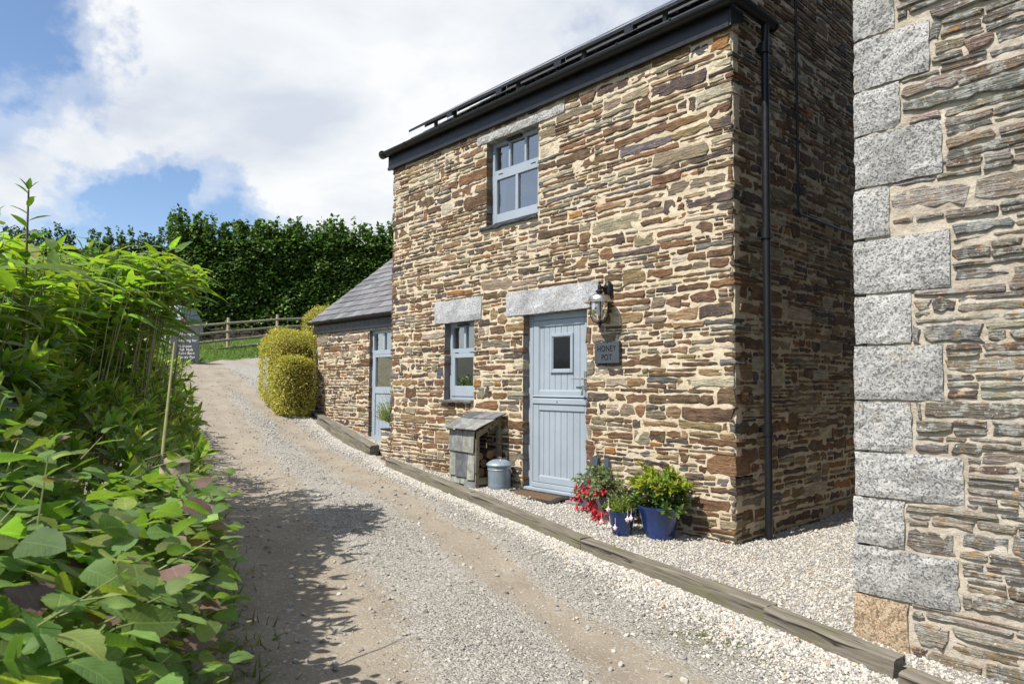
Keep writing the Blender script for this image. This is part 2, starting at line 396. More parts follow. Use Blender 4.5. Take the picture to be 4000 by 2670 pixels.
# ------------------------------------------------------------------ terrain
GX = -np.array([-60, -20, -8, -3, -1.5, 0, 1.5, 3, 4.5, 5.7, 7.7, 10, 13, 16, 20, 24, 30, 60, 400.])
GZ = np.array([-2.2, -1.3, -.68, -.32, -.22, -.145, -.09, -.02, .06, .15, .27, .68, 1.15, 1.65, 2.35, 2.75, 3.2, 4.6, 8.])
def road_z(X):
    X = np.asarray(X, float); z = sum(np.interp(-X+d, -GX, GZ) for d in (-.5, 0, .5))/3
    return z-.055*np.clip((X+12)/2, 0, 1)
YX = np.array([-12, -10, -7.7, -5.7, -5.5, -4.8, -4.2, -3, -2.3, -1.7, -1., -.5, 0, 1.5, 3, 8]); YZ = np.array([1.0, .68, .27, .18, .165, .09, .035, .03, .01, -.03, -.10, -.15, -.15, -.22, -.32, -.68])
def yard_z(X): return np.interp(np.asarray(X, float), YX, YZ)
TX = np.array([-14, -10, -9.2, -6.3, -5.3, -2.9, -.8, 1.02, 1.85, 2.6, 4, 8]); TY = np.array([1.5, .8, .67, .18, -.2, -.6, -1.08, -1.38, -1.56, -1.75, -2.1, -3.2])
def timber_y(X): return np.interp(np.asarray(X, float), TX, TY)
s1, s2, s3 = SN(2.2, seed=1), SN(7, seed=2), SN(22, seed=3)
def grid(name, xs, ys, zf, m, kind, label=None, attrs=None):
    X, Y = np.meshgrid(xs, ys, indexing='ij'); Z = zf(X, Y); nx, ny = X.shape
    v = np.stack([X, Y, Z], -1).reshape(-1, 3); i = np.arange(nx*ny).reshape(nx, ny)
    q = np.stack([i[:-1, :-1], i[1:, :-1], i[1:, 1:], i[:-1, 1:]], -1).reshape(-1, 4)
    me = np_mesh(name, v, q)
    for k, fn in (attrs or {}).items():
        a = me.attributes.new(k, 'FLOAT', 'POINT'); a.data.foreach_set('value', fn(X, Y).astype(np.float32).ravel())
    me.polygons.foreach_set('use_smooth', [True]*len(me.polygons))
    return link(name, me, None, m, kind)
T1 = np.array([(3.6, -4.3), (2.0, -3.15), (1.14, -2.75), (-.86, -2.05), (-3.6, -1.22), (-8.16, -.2), (-12.5, .45), (-16, 1.1), (-19, 1.6)])
T2 = np.array([(3.6, -5.2), (1.5, -4.35), (.24, -3.9), (-1.6, -3.4), (-3, -2.95), (-6, -2.0), (-9, -1.2), (-13, -.2), (-17, .9)])
def dseg(X, Y, P):
    d = np.full(np.shape(X), 1e9)
    for a, b in zip(P[:-1], P[1:]):
        e = b-a; t = np.clip(((X-a[0])*e[0]+(Y-a[1])*e[1])/(e@e), 0, 1)
        d = np.minimum(d, np.hypot(X-a[0]-t*e[0], Y-a[1]-t*e[1]))
    return d
def dirt_f(X, Y):
    w = s1(X, Y)*.12+s2(X, Y)*.05
    a = np.clip(1.3-(dseg(X, Y, T1)+w)/.30, 0, 1); b = np.clip(1.35-(dseg(X, Y, T2)+w)/.52, 0, 1)
    hedge = np.clip((-4.1-.28*X-Y+.2+w)/.3, 0, 1)
    far = np.clip((-X-10)/4, 0, 1)*(.28+.4*s1(X*.8, Y*1.5))
    return np.clip(np.maximum.reduce([a, b, hedge, far]), 0, 1)
def green_f(X, Y):
    q = np.exp(-((X-.9)**2+(Y+1.95)**2)/.06)+.6*np.exp(-((X+.3)**2+(Y+1.45)**2)/.02)+.8*np.clip((-4.1-.28*X-Y)/.25, 0, 1)
    return np.clip(q, 0, 1)
def drive_z(X, Y):
    z = road_z(X)
    rut = -.018*np.clip(1-dseg(X, Y, T1)/.3, 0, 1)-.022*np.clip(1-dseg(X, Y, T2)/.4, 0, 1)
    return z+rut+.008*s2(X, Y)+.004*s3(X, Y)+.02*s1(X, Y)*np.clip((-X-8)/4, 0, 1)
grid('ground', np.concatenate([-np.geomspace(400, 27, 14), np.linspace(-25, 6, 32), np.geomspace(8, 300, 12)]),
     np.concatenate([-np.geomspace(300, 10, 14), np.linspace(-8, 14, 23), np.geomspace(17, 400, 14)]),
     lambda X, Y: road_z(X)-.12-.0*Y, 'field', 'structure')
grid('driveway', np.concatenate([np.linspace(-24, -8, 130), np.arange(-7.95, 5.0, .045)]), np.arange(-6.6, 4.2, .05), drive_z, 'drive_earth', 'structure', attrs={'dirt': dirt_f, 'green': green_f})
# gravel yard: strip between the sleepers and the houses
xs = np.arange(-10.2, 5., .08); tt = np.concatenate([np.linspace(0, .25, 14), np.linspace(.3, 1, 16)])
XX, TT = np.meshgrid(xs, tt, indexing='ij'); y0 = timber_y(XX)+.03; YY = y0+TT*(6-y0)
ZZ = yard_z(XX)+.01*s2(XX, YY)
i = np.arange(XX.size).reshape(XX.shape); q = np.stack([i[:-1, :-1], i[1:, :-1], i[1:, 1:], i[:-1, 1:]], -1).reshape(-1, 4)
me = np_mesh('gravel_yard', np.stack([XX, YY, ZZ], -1).reshape(-1, 3), q)
a = me.attributes.new('dirt', 'FLOAT', 'POINT'); a.data.foreach_set('value', np.zeros(XX.size, np.float32))
link('gravel_yard', me, None, 'drive_earth', 'structure')
# grass verge along the far fence
def verge_z(X, Y): return road_z(X)+.05+.02*s2(X, Y)+.03*s1(X, Y)+.11*np.clip(Y-2.9, 0, 9)*np.clip((-X-18)/2, 0, 1)
vx = np.linspace(0, 1, 40); vy = np.linspace(0, 1, 24)
Ua, Va = np.meshgrid(vx, vy, indexing='ij')
VE0 = np.array([-16.4, -.5]); VE1 = np.array([-20.2, 5.5]); VB0 = np.array([-27, 1.0]); VB1 = np.array([-22, 10.])
Pv = (VE0*(1-Ua[..., None])+VE1*Ua[..., None])*(1-Va[..., None])+(VB0*(1-Ua[..., None])+VB1*Ua[..., None])*Va[..., None]
Pv[..., 0] += .25*s1(Pv[..., 1]*2, Pv[..., 0])*(1-Va)
Zv = verge_z(Pv[..., 0], Pv[..., 1])-.045*(1-Va)**6
i = np.arange(Ua.size).reshape(Ua.shape); q = np.stack([i[:-1, :-1], i[1:, :-1], i[1:, 1:], i[:-1, 1:]], -1).reshape(-1, 4)
me = np_mesh('grass_verge', np.concatenate([Pv, Zv[..., None]], -1).reshape(-1, 3), q[:, ::-1]); link('grass_verge', me, None, 'turf', 'structure')

# ------------------------------------------------------------------ rubble masonry
PAL = {'cottage': [((.115, .068, .040), 25), ((.155, .084, .042), 15), ((.074, .057, .048), 14), ((.205, .140, .075), 18), ((.195, .162, .114), 15), ((.105, .100, .098), 4), ((.26, .118, .036), 3), ((.37, .32, .235), 10)],
       'barn': [((.205, .182, .152), 24), ((.145, .133, .12), 16), ((.28, .25, .21), 24), ((.19, .19, .188), 12), ((.165, .122, .098), 11), ((.26, .215, .15), 11)]}
def pick(pal, g):
    w = np.array([q[1] for q in PAL[pal]], float); k = g.choice(len(w), p=w/w.sum())
    return np.array(PAL[pal][k][0])*g.uniform(.78, 1.25)*g.uniform(.93, 1.07, 3)
def pack(W_, H_, obst, seed, hmean=.072, hs=.36, hr=(.032, .145), wmean=.19, ws=.55, wr=(.05, .66), split=.36, jump=.07, wave=.016, big=None, **_):
    """rubble brought to rough wavy courses: long flat stones, slivers, and jumpers two courses high"""
    g = np.random.default_rng(seed); hts = []; z = 0.
    while z < H_:
        h = float(np.clip(g.lognormal(math.log(hmean), hs), *hr)); hts.append(h); z += h
    zs = np.concatenate([[0], np.cumsum(hts)]); wv = SN(1.6, seed=seed+5); wv2 = SN(5, seed=seed+6); out = []; block = []
    def put_(x0, x1, z0, z1):
        dz = wave*float(wv((x0+x1)/2, z0*.8))+wave*.5*float(wv2((x0+x1)/2, z0)); z0, z1 = max(0, z0+dz), min(H_, z1+dz); x0, x1 = max(0, x0), min(W_, x1)
        R_ = [(x0, x1, z0, z1)]
        for o in obst:
            nxt = []
            for (a, b, c, d) in R_:
                if a >= o[1]-1e-4 or b <= o[0]+1e-4 or c >= o[3]-1e-4 or d <= o[2]+1e-4: nxt.append((a, b, c, d)); continue
                cand = [(a, min(b, o[0]), c, d), (max(a, o[1]), b, c, d), (a, b, c, min(d, o[2])), (a, b, max(c, o[3]), d)]
                cand = [q for q in cand if q[1]-q[0] > .035 and q[3]-q[2] > .022]
                if cand: nxt.append(max(cand, key=lambda q: (q[1]-q[0])*(q[3]-q[2])))
            R_ = nxt
        for q in R_:
            if q[1]-q[0] > .035 and q[3]-q[2] > .022: out.append(q)
    for k, h in enumerate(hts):
        z0, z1 = zs[k], zs[k+1]; nb = []; x = -g.random()*.3
        while x < W_:
            hit = [b for b in block if b[0] <= x+.001 < b[1]]
            if hit: x = hit[0][1]; continue
            nx_ = min([b[0] for b in block if b[0] > x], default=W_+1)
            kk = 1+(big(x, z0) if big else 0)
            w = float(np.clip(g.lognormal(math.log(wmean*kk*(.65+5.5*h)), ws), *wr)); x1 = min(x+w, nx_)
            if nx_-x1 < .06: x1 = nx_
            if x1-x < .03: x = x1; continue
            if k+1 < len(hts) and g.random() < jump*kk and .09 < x1-x and h+hts[k+1] < .19*kk: put_(x, x1, z0, zs[k+2]); nb.append((x, x1))
            elif h > .058 and g.random() < split and x1-x > .1:
                m_ = z0+h*g.uniform(.33, .67)
                for c, d in ((z0, m_), (m_, z1)):
                    if x1-x > .24 and g.random() < .55: xm = x+(x1-x)*g.uniform(.3, .7); put_(x, xm, c, d); put_(xm, x1, c, d)
                    else: put_(x, x1, c, d)
            else:
                e = g.uniform(0, .2)*h; put_(x, x1, z0+e*g.random(), z1-e*g.random())
            x = x1
        block = nb
    return out
def stone_geo(rect, g, joint=.0060, proud=(.001, .013), el=False, er=False, depth=.03):
    """outline + rings in local (s along wall, z up, n outward)"""
    x0, x1, z0, z1 = rect; j = joint*g.uniform(.7, 1.35, 4)
    x0 += j[0] if not el else g.uniform(-.016, .014); x1 -= j[1] if not er else g.uniform(-.016, .014); z0 += j[2]*.9; z1 -= j[3]*.9
    w, h = x1-x0, z1-z0
    if w < .02 or h < .012: return None
    cr = min(w, h)*.5; pts = []
    sq = lambda: cr*g.uniform(.15, .75)
    nm = max(1, int(w/.09)); nm = min(nm, 5)
    def edge(a, b, n):
        for k in range(n):
            t = (k+1)/(n+1)+g.uniform(-.1, .1); pts.append((a[0]+(b[0]-a[0])*t, a[1]+(b[1]-a[1])*t))
    cs = []
    for cx, cz, sx, sz, flat in ((x0, z0, 1, 1, el), (x1, z0, -1, 1, er), (x1, z1, -1, -1, er), (x0, z1, 1, -1, el)):
        a, b = sq(), sq()*.8
        if flat: a, b = a*.25, b*.5
        cs.append(((cx+sx*min(a, w*.35), cz), (cx, cz+sz*min(b, h*.42))))
    # ccw: bottom edge left->right, right, top, left
    pts.append(cs[0][0]); edge(cs[0][0], cs[1][0], nm); pts.append(cs[1][0]); pts.append(cs[1][1])
    pts.append(cs[2][1]); pts.append(cs[2][0]); edge(cs[2][0], cs[3][0], nm); pts.append(cs[3][0]); pts.append(cs[3][1]); pts.append(cs[0][1])
    p = np.array(pts); amp = min(.009, h*.12)
    mid = np.array([(x0+x1)/2, (z0+z1)/2]); u_ = (p[:, 0]-mid[0])/(w/2); tp = 1-abs(g.normal(0, .13))*(1+u_*g.choice([-1, 1]))*.9; tp = np.clip(tp, .45, 1) if not (el or er) else 1
    p[:, 1] = mid[1]+(p[:, 1]-mid[1])*tp+(g.normal(0, .10)*h*np.clip(1-np.abs(u_), 0, 1)*.6)
    p = p+g.normal(0, amp, p.shape)*np.array([1.2, .8]); th = g.normal(.006, .022); dd = p-mid; p = mid+np.stack([dd[:, 0]*math.cos(th)-dd[:, 1]*math.sin(th), dd[:, 0]*math.sin(th)+dd[:, 1]*math.cos(th)], 1)
    if el: p[:, 0] = np.maximum(p[:, 0], x0-.008)
    if er: p[:, 0] = np.minimum(p[:, 0], x1+.008)
    n = len(p); pr = g.uniform(*proud); bv = min(.006, h*.13)
    ins = mid+(p-mid)*np.array([1-2*bv/max(w, .03), 1-2*bv/max(h, .02)])
    tilt = g.normal(0, .02, 2)
    fz = pr+(ins-mid)@tilt*.6+g.normal(0, .0018, n)
    V = np.concatenate([np.c_[p, np.full(n, -depth)], np.c_[p, np.full(n, pr-bv*.9)], np.c_[ins, fz], [[*mid, pr+.002]]])
    F = []
    for k in range(n):
        k2 = (k+1) % n
        F += [(k, k2, n+k2, n+k), (n+k, n+k2, 2*n+k2, 2*n+k), (2*n+k, 2*n+k2, 3*n)]
    return V, F
def wall_stones(rects, O, Udir, Ndir, pal, seed, openings, ends, **kw):
    """returns list of (verts, faces, colour, centre, area)"""
    g = np.random.default_rng(seed); O = np.array(O, float); Ud = np.array(Udir, float); Nd = np.array(Ndir, float); out = []
    flip = np.cross(Ud, [0, 0, 1])@Nd < 0
    for rc in rects:
        el = any(abs(rc[0]-o[1]) < .012 and rc[2] < o[3]-.01 and rc[3] > o[2]+.01 for o in openings) or abs(rc[0]-ends[0]) < .012
        er = any(abs(rc[1]-o[0]) < .012 and rc[2] < o[3]-.01 and rc[3] > o[2]+.01 for o in openings) or abs(rc[1]-ends[1]) < .012
        r_ = stone_geo(rc, g, el=el, er=er, depth=(g.uniform(.14, .34) if (abs(rc[1]-ends[1]) < .012 or abs(rc[0]-ends[0]) < .012) else g.uniform(.075, .098)) if (el or er) else .03, **kw)
        if r_ is None: continue
        V, F = r_; P3 = O+V[:, :1]*Ud+V[:, 1:2]*np.array([0, 0, 1.])+V[:, 2:3]*Nd
        if flip: F = [q[::-1] for q in F]
        out.append((P3, F, pick(pal, g), P3.mean(0), (rc[1]-rc[0])*(rc[3]-rc[2])))
    return out
def emit_stones(sts, parent, limit=300, name='stone', m='rubble_stone', sub=None):
    cp = np.array(CAM)
    sc = np.array([s_[4]/np.sum((s_[3]-cp)**2)*s_[5] if len(s_) > 5 else s_[4]/np.sum((s_[3]-cp)**2) for s_ in sts])
    o = np.argsort(-sc); rest = MB()
    for k, idx in enumerate(o):
        V, F, col = sts[idx][:3]
        if k < limit: MB().add(V, F, tuple(col)).build(name, m, sub or parent)
        else: rest.add(V, F, tuple(col))
    if rest.v: rest.build('rubble_stonework', m, sub or parent, kind='stuff')
def mortar_wall(name, O, Udir, Ndir, W_, z0, z1, openings, m, parent, seed, amp=.010, step=.024):
    O = np.array(O, float); Ud = np.array(Udir, float); Nd = np.array(Ndir, float)
    xs = np.unique(np.round(np.concatenate([np.linspace(0, W_, int(W_/step)+1), [q for o in openings for q in o[:2] if 0 <= q <= W_]]), 4))
    zs = np.unique(np.round(np.concatenate([np.linspace(z0, z1, int((z1-z0)/step)+1), [q for o in openings for q in o[2:4] if z0 <= q <= z1]]), 4))
    X, Z = np.meshgrid(xs, zs, indexing='ij'); n1_, n2_ = SN(28, seed=seed), SN(60, seed=seed+1)
    D = amp*(.6*n1_(X, Z)+.5*n2_(X, Z))
    for o in openings:
        e = ((np.abs(X-o[0]) < 1e-3) | (np.abs(X-o[1]) < 1e-3)) & (Z > o[2]-1e-3) & (Z < o[3]+1e-3); D = np.where(e, 0, D)
    D = D-.022*np.exp(-np.minimum(X, W_-X)/.02)
    V = O+X[..., None]*Ud+Z[..., None]*np.array([0, 0, 1.])+D[..., None]*Nd
    i = np.arange(X.size).reshape(X.shape); q = np.stack([i[:-1, :-1], i[1:, :-1], i[1:, 1:], i[:-1, 1:]], -1)
    cx = (X[:-1, :-1]+X[1:, 1:])/2; cz = (Z[:-1, :-1]+Z[1:, 1:])/2; keep = np.ones(cx.shape, bool)
    for o in openings: keep &= ~((cx > o[0]) & (cx < o[1]) & (cz > o[2]) & (cz < o[3]))
    q = q[keep]
    if np.cross(Ud, [0, 0, 1])@Nd < 0: q = q[:, ::-1]
    V = V.reshape(-1, 3)
    used = np.unique(q); mp = -np.ones(len(V), int); mp[used] = np.arange(len(used))
    me = np_mesh(name, V[used]-org(parent), mp[q]); me.polygons.foreach_set('use_smooth', [True]*len(me.polygons))
    return link(name, me, parent, m)

# ================================================================== COTTAGE
cot = thing('stone_cottage', 'tall two storey rubble stone cottage with slate blue stable door and solar panels', 'cottage', (-2.85, 0, 0))
X0 = -5.69; FH = 4.56; ZB = -.32
# openings in wall coordinates s = x - X0, z = height
DOOR = (-2.775-X0, -1.757-X0, -.05, 2.105); LWIN = (-4.344-X0, -3.70-X0, 1.06, 2.105); UWIN = (-3.476-X0, -2.52-X0, 3.29, 4.385)
opens = [DOOR, LWIN, UWIN]
lint = [(-3.076-X0, -1.565-X0, 2.105, 2.402), (-4.572-X0, -3.548-X0, 2.105, 2.412), (-3.665-X0, -2.09-X0, 4.385, 4.50)]
fw = mortar_wall('front_wall', (X0, 0, 0), (1, 0, 0), (0, -1, 0), -X0, ZB, FH, [(o[0], o[1], o[2], o[3]) for o in opens], 'cream_mortar', cot, 11)
ob = [(o[0], o[1], o[2]-ZB, o[3]-ZB) for o in opens]+[(o[0], o[1], o[2]-ZB, o[3]-ZB) for o in lint]
ob += [(LWIN[0]-.06, LWIN[1]+.04, 1.02-ZB, 1.07-ZB), (UWIN[0]-.1, UWIN[1]+.02, 3.235-ZB, 3.3-ZB)]
rects = pack(-X0, FH-ZB, ob, 21, big=lambda x, z: .55*max(0, (z-2.2)/2.2)*(.3+x/5.7))
rects = [(a_, b_, c_+ZB, d_+ZB) for a_, b_, c_, d_ in rects]
op2 = [(o[0], o[1], o[2], o[3]) for o in opens]
st = wall_stones(rects, (X0, 0, 0), (1, 0, 0), (0, -1, 0), 'cottage', 31, op2, (0., -X0-.004))
# gable wall facing +X
mortar_wall('gable_wall', (0, 0, 0), (0, 1, 0), (1, 0, 0), 5.0, ZB, 4.75, [], 'cream_mortar', cot, 12)
gr = pack(4.9, 4.75-ZB, [], 22)
gs = wall_stones([(a_+.1, b_+.1, c_+ZB, d_+ZB) for a_, b_, c_, d_ in gr], (0, 0, 0), (0, 1, 0), (1, 0, 0), 'cottage', 32, [], (-9, -9))
# triangular top of the gable
tri = MB(); tri.add([(-.004, 0, 4.7), (-.004, 5, 4.7), (-.004, 2.5, 6.5)], [(0, 1, 2)]); tri.build('gable_peak', 'cream_mortar', cot)
pr_ = pack(4.6, 1.7, [], 23); pr_ = [(a_+.2, b_+.2, c_+4.76, d_+4.76) for a_, b_, c_, d_ in pr_ if d_+4.76 < 4.78+.68*min(a_+.2, 4.8-b_)]
gs += wall_stones(pr_, (0, 0, 0), (0, 1, 0), (1, 0, 0), 'cottage', 33, [], (-9, -9))
# wall body (jambs, back and left walls, dark rooms)
b = MB()
b.box(X0+.002, -.002, 4.9, 5.0, ZB, 4.7).box(X0+.002, X0+.1, .115, 4.898, ZB, 4.7)
b.build('rear_walls', 'cream_mortar', cot)
for o in opens:
    j = MB()
    xa, xb = X0+o[0], X0+o[1]; za, zb = o[2], o[3]
    j.add([(xa, 0, za), (xa, .12, za), (xa, .12, zb), (xa, 0, zb)], [(0, 1, 2, 3)]); j.add([(xb, 0, za), (xb, .12, za), (xb, .12, zb), (xb, 0, zb)], [(3, 2, 1, 0)])
    j.add([(xa, 0, zb), (xa, .12, zb), (xb, .12, zb), (xb, 0, zb)], [(0, 1, 2, 3)]); j.add([(xa, 0, za), (xa, .12, za), (xb, .12, za), (xb, 0, za)], [(3, 2, 1, 0)])
    j.build('jamb_mortar', 'render_grey', cot)
# stub wall at the left foot
stub = MB().box(-5.96, X0-.002, 0.02, .5, 0, .57); stub.build('stub_wall', 'cream_mortar', cot)
sr = pack(.30, .56, [], 24, hmean=.07); ss = wall_stones([(a_, b_, c_+.03, d_+.03) for a_, b_, c_, d_ in sr], (-5.97, .02, 0), (1, 0, 0), (0, -1, 0), 'cottage', 34, [], (0., -9))
ss += wall_stones([(a_, b_, c_+.03, d_+.03) for a_, b_, c_, d_ in pack(.48, .54, [], 25)], (-5.96, .5, 0), (0, -1, 0), (-1, 0, 0), 'cottage', 35, [], (-9, -9))
st = [s_+(1.,) for s_ in st]+[s_+(.35,) for s_ in gs]+[s_+(.8,) for s_ in ss]
emit_stones(st, cot)
# granite lintels
def slab_block(name, x0, x1, y0, y1, z0, z1, m, parent, seed, nx=14, nz=5, amp=.004, label=None):
    g = np.random.default_rng(seed); MBk = MB(); n_ = SN(30, seed=seed)
    xs = np.linspace(x0, x1, nx); zs = np.linspace(z0, z1, nz); e = g.normal(0, amp*.8, (nx, nz, 3))
    V = [[(x, y0, z) for z in zs] for x in xs]
    V = np.array(V, float); V += e; V[:, :, 1] += amp*n_(V[:, :, 0], V[:, :, 2])
    V[0, :, 1] += .006; V[-1, :, 1] += .006; V[:, 0, 1] += .006; V[:, -1, 1] += .006
    fr = V.reshape(-1, 3); ii = np.arange(nx*nz).reshape(nx, nz)
    MBk.add(fr, [tuple(q) for q in np.stack([ii[:-1, :-1], ii[1:, :-1], ii[1:, 1:], ii[:-1, 1:]], -1).reshape(-1, 4)])
    per = list(ii[:, 0])+list(ii[-1, 1:])+list(ii[::-1, -1][1:])+list(ii[0, ::-1][1:-1])
    base = len(MBk.v); MBk.v += [(MBk.v[k][0], y1, MBk.v[k][2]) for k in per]; n = len(per)
    MBk.f += [(per[(k+1) % n], per[k], base+k, base+(k+1) % n) for k in range(n)]
    return MBk.build(name, m, parent, label=label)
for k, o in enumerate(lint):
    slab_block('granite_lintel', X0+o[0]+.006, X0+o[1]-.006, -.022, .16, o[2], o[3]-.01, 'dressed_granite' if k < 2 else 'granite', cot, 50+k, nx=int((o[1]-o[0])/.06), amp=.0035)
# slate sills
slab_block('slate_sill', -4.40, -3.70, -.06, .10, 1.025, 1.06, 'slate_dark', cot, 61, amp=.003).data.materials[0] = M['roof_slate']
slab_block('slate_sill', -3.58, -2.53, -.035, .10, 3.245, 3.288, 'slate_dark', cot, 62, amp=.004)
for o in cot.children:
    if o.name.startswith('slate_sill'):
        a = o.data.color_attributes.new('Col', 'FLOAT_COLOR', 'POINT'); a.data.foreach_set('color', np.tile([.11, .105, .10, 1.], len(o.data.vertices)))

# windows -------------------------------------------------------------
def frame_rect(mb, x0, x1, z0, z1, w, y0, y1):
    if not hasattr(w, '__len__'): w = (w, w, w, w)   # left right bottom top
    mb.box(x0, x0+w[0], y0, y1, z0, z1).box(x1-w[1], x1, y0, y1, z0, z1)
    mb.box(x0+w[0], x1-w[1], y0+.001, y1-.001, z0, z0+w[2]).box(x0+w[0], x1-w[1], y0+.001, y1-.001, z1-w[3], z1)
def pane(parent, x0, x1, z0, z1, y, m='window_glass'):
    MB().add([(x0, y, z0), (x1, y, z0), (x1, y, z1), (x0, y, z1)], [(0, 1, 2, 3)]).build('pane', m, parent)
# upper window
w = MB(); frame_rect(w, -3.474, -2.522, 3.29, 4.383, (.05, .05, .045, .05), .095, .155); up = w.build('window', 'blue_grey_paint', cot, bevel=.003)
t = MB(); t.box(-3.424, -2.572, .097, .153, 3.955, 4.02); t.box(-3.165, -3.13, .098, .15, 4.02, 4.333).box(-2.872, -2.838, .098, .15, 4.02, 4.333); t.build('glazing_bar', 'blue_grey_paint', up, bevel=.003)
t = MB(); frame_rect(t, -3.422, -2.574, 3.337, 3.953, (.052, .052, .11, .06), .085, .14); t.box(-3.02, -2.975, .086, .139, 3.447, 3.893); t.build('sash', 'blue_grey_paint', up, bevel=.003)
for x in (-3.30, -2.70): MB().box(x-.04, x+.04, .083, .09, 3.956, 3.966).build('hinge', 'black_plastic', up)
MB().box(-3.16, -2.9, .06, .094, 4.343, 4.372).build('vent', 'black_plastic', up, bevel=.006)
for x0, x1 in ((-3.424, -3.165), (-3.13, -2.872), (-2.838, -2.572)): pane(up, x0, x1, 4.02, 4.333, .125)
for x0, x1 in ((-3.37, -3.02), (-2.975, -2.626)): pane(up, x0, x1, 3.447, 3.893, .112)
# lower window
w = MB(); frame_rect(w, -4.342, -3.702, 1.06, 2.103, (.05, .05, .045, .06), .095, .155); lo = w.build('window', 'blue_grey_paint', cot, bevel=.003)
t = MB(); t.box(-4.292, -3.752, .097, .153, 1.69, 1.752); t.box(-4.042, -4.0, .098, .15, 1.752, 2.043); t.build('glazing_bar', 'blue_grey_paint', lo, bevel=.003)
t = MB(); frame_rect(t, -4.29, -3.754, 1.108, 1.688, (.07, .07, .14, .06), .085, .14); t.build('sash', 'blue_grey_paint', lo, bevel=.003)
for x in (-4.18, -3.86): MB().box(x-.035, x+.035, .083, .09, 1.691, 1.70).build('hinge', 'black_plastic', lo)
MB().box(-4.15, -3.92, .06, .094, 2.055, 2.08).build('vent', 'black_plastic', lo, bevel=.006)
pane(lo, -4.292, -4.042, 1.752, 2.043, .125); pane(lo, -4.0, -3.752, 1.752, 2.043, .125); pane(lo, -4.22, -3.824, 1.248, 1.628, .112)
# rooms behind the windows
rm = MB()
for xa, xb, za, zb, dy in ((-4.9, -3.2, .6, 2.6, 1.6), (-4.3, -1.8, 2.9, 4.6, 2.2)):
    rm.add([(xa, .17, za), (xb, .17, za), (xb, dy, za), (xa, dy, za), (xa, .17, zb), (xb, .17, zb), (xb, dy, zb), (xa, dy, zb)], [(0, 1, 2, 3), (7, 6, 5, 4), (1, 5, 6, 2), (3, 2, 6, 7), (0, 3, 7, 4)])
    rm.add([(xa, .17, za), (xa, .17, zb), (xa+.55, .17, zb), (xa+.55, .17, za)], [(0, 1, 2, 3)]); rm.add([(xb-.55, .17, za), (xb-.55, .17, zb), (xb, .17, zb), (xb, .17, za)], [(0, 1, 2, 3)])
rm.build('room', 'interior_wall', cot)
MB().box(-4.05, -3.72, .3, .36, 1.1, 1.52).build('monitor', 'dark_interior', cot, bevel=.01)
cu = MB()
for xa, xb in ((-3.46, -3.33), (-2.74, -2.54)):
    n = 12; v = []
    for k in range(n+1):
        x = xa+(xb-xa)*k/n; y = .2+.018*math.sin(k*2.1)
        v += [(x, y, 3.3), (x, y, 4.36)]
    cu.add(v, [(2*k, 2*k+2, 2*k+3, 2*k+1) for k in range(n)])
cu.build('curtain', 'curtain_cloth', cot, smooth=True)

# door ----------------------------------------------------------------
t = MB(); t.box(-2.777, -2.70, .095, .17, .06, 2.103).box(-1.832, -1.757, .095, .17, .06, 2.103).box(-2.70, -1.832, .096, .169, 2.03, 2.103)
fr = t.build('door_frame', 'blue_grey_paint', cot, bevel=.004)
MB().box(-2.778, -1.756, .015, .12, .028, .062).build('threshold', 'blue_grey_paint', fr, bevel=.005)
MB().box(-2.776, -2.70, .0, .094, .03, 2.10) if 0 else None
jl = MB().box(-2.80, -2.772, .03, .10, .03, 2.103); jl.build('jamb_render', 'render_grey', cot)
def door_leaf(name, z0, z1, zt, zb_, parent):
    t = MB(); frame_rect(t, -2.693, -1.84, z0, z1, (.095, .035+.0, zb_, zt), .092, .15)
    lf = t.build(name, 'blue_grey_paint', parent, bevel=.006)
    q = MB(); frame_rect(q, -2.60, -1.873, z0+zb_-.004, z1-zt+.004, .012, .099, .125); q.build('moulding', 'blue_grey_paint', lf, bevel=.005)
    xs_ = [-2.598, -2.527, -2.435, -2.343, -2.248, -2.153, -2.055, -1.957, -1.875]
    for a_, b_ in zip(xs_[:-1], xs_[1:]): MB().box(a_+.002, b_-.002, .108, .13, z0+zb_, z1-zt).build('board', 'blue_grey_paint', lf, bevel=.004)
    MB().box(-2.598, -1.875, .118, .14, z0+zb_, z1-zt).build('panel_back', 'blue_grey_paint', lf)
    return lf
ul = door_leaf('upper_door', 1.125, 2.026, .075, .075, cot)
ll = door_leaf('lower_door', .12, 1.115, .15, .078, cot)
MB().box(-2.70, -1.84, .078, .1, 1.04, 1.108).build('weather_bar', 'blue_grey_paint', ll, bevel=.008)
MB().box(-2.70, -1.84, .08, .1, 1.122, 1.14).build('drip_bar', 'blue_grey_paint', ul, bevel=.006)
MB().box(-2.70, -1.835, .07, .1, .066, .118).build('kick_board', 'blue_grey_paint', ll, bevel=.005)
t = MB(); frame_rect(t, -2.413, -2.05, 1.405, 1.86, .036, .085, .115); frame_rect(t, -2.379, -2.084, 1.438, 1.827, .014, .095, .116)
pf = t.build('window', 'blue_grey_paint', ul, bevel=.004)
MB().add([(-2.37, .103, 1.45), (-2.09, .103, 1.45), (-2.09, .103, 1.815), (-2.37, .103, 1.815)], [(0, 1, 2, 3)]).build('door_pane', 'car_glass', ul)
t = MB(); t.box(-1.878, -1.842, .083, .093, 1.21, 1.42).tube([(-1.86, .083, 1.335), (-1.86, .035, 1.335)], .011).tube([(-1.862, .038, 1.336), (-1.96, .034, 1.334), (-2.02, .038, 1.33)], [.011, .0085, .007])
hd = t.build('handle', 'brushed_steel', ul, smooth=True)
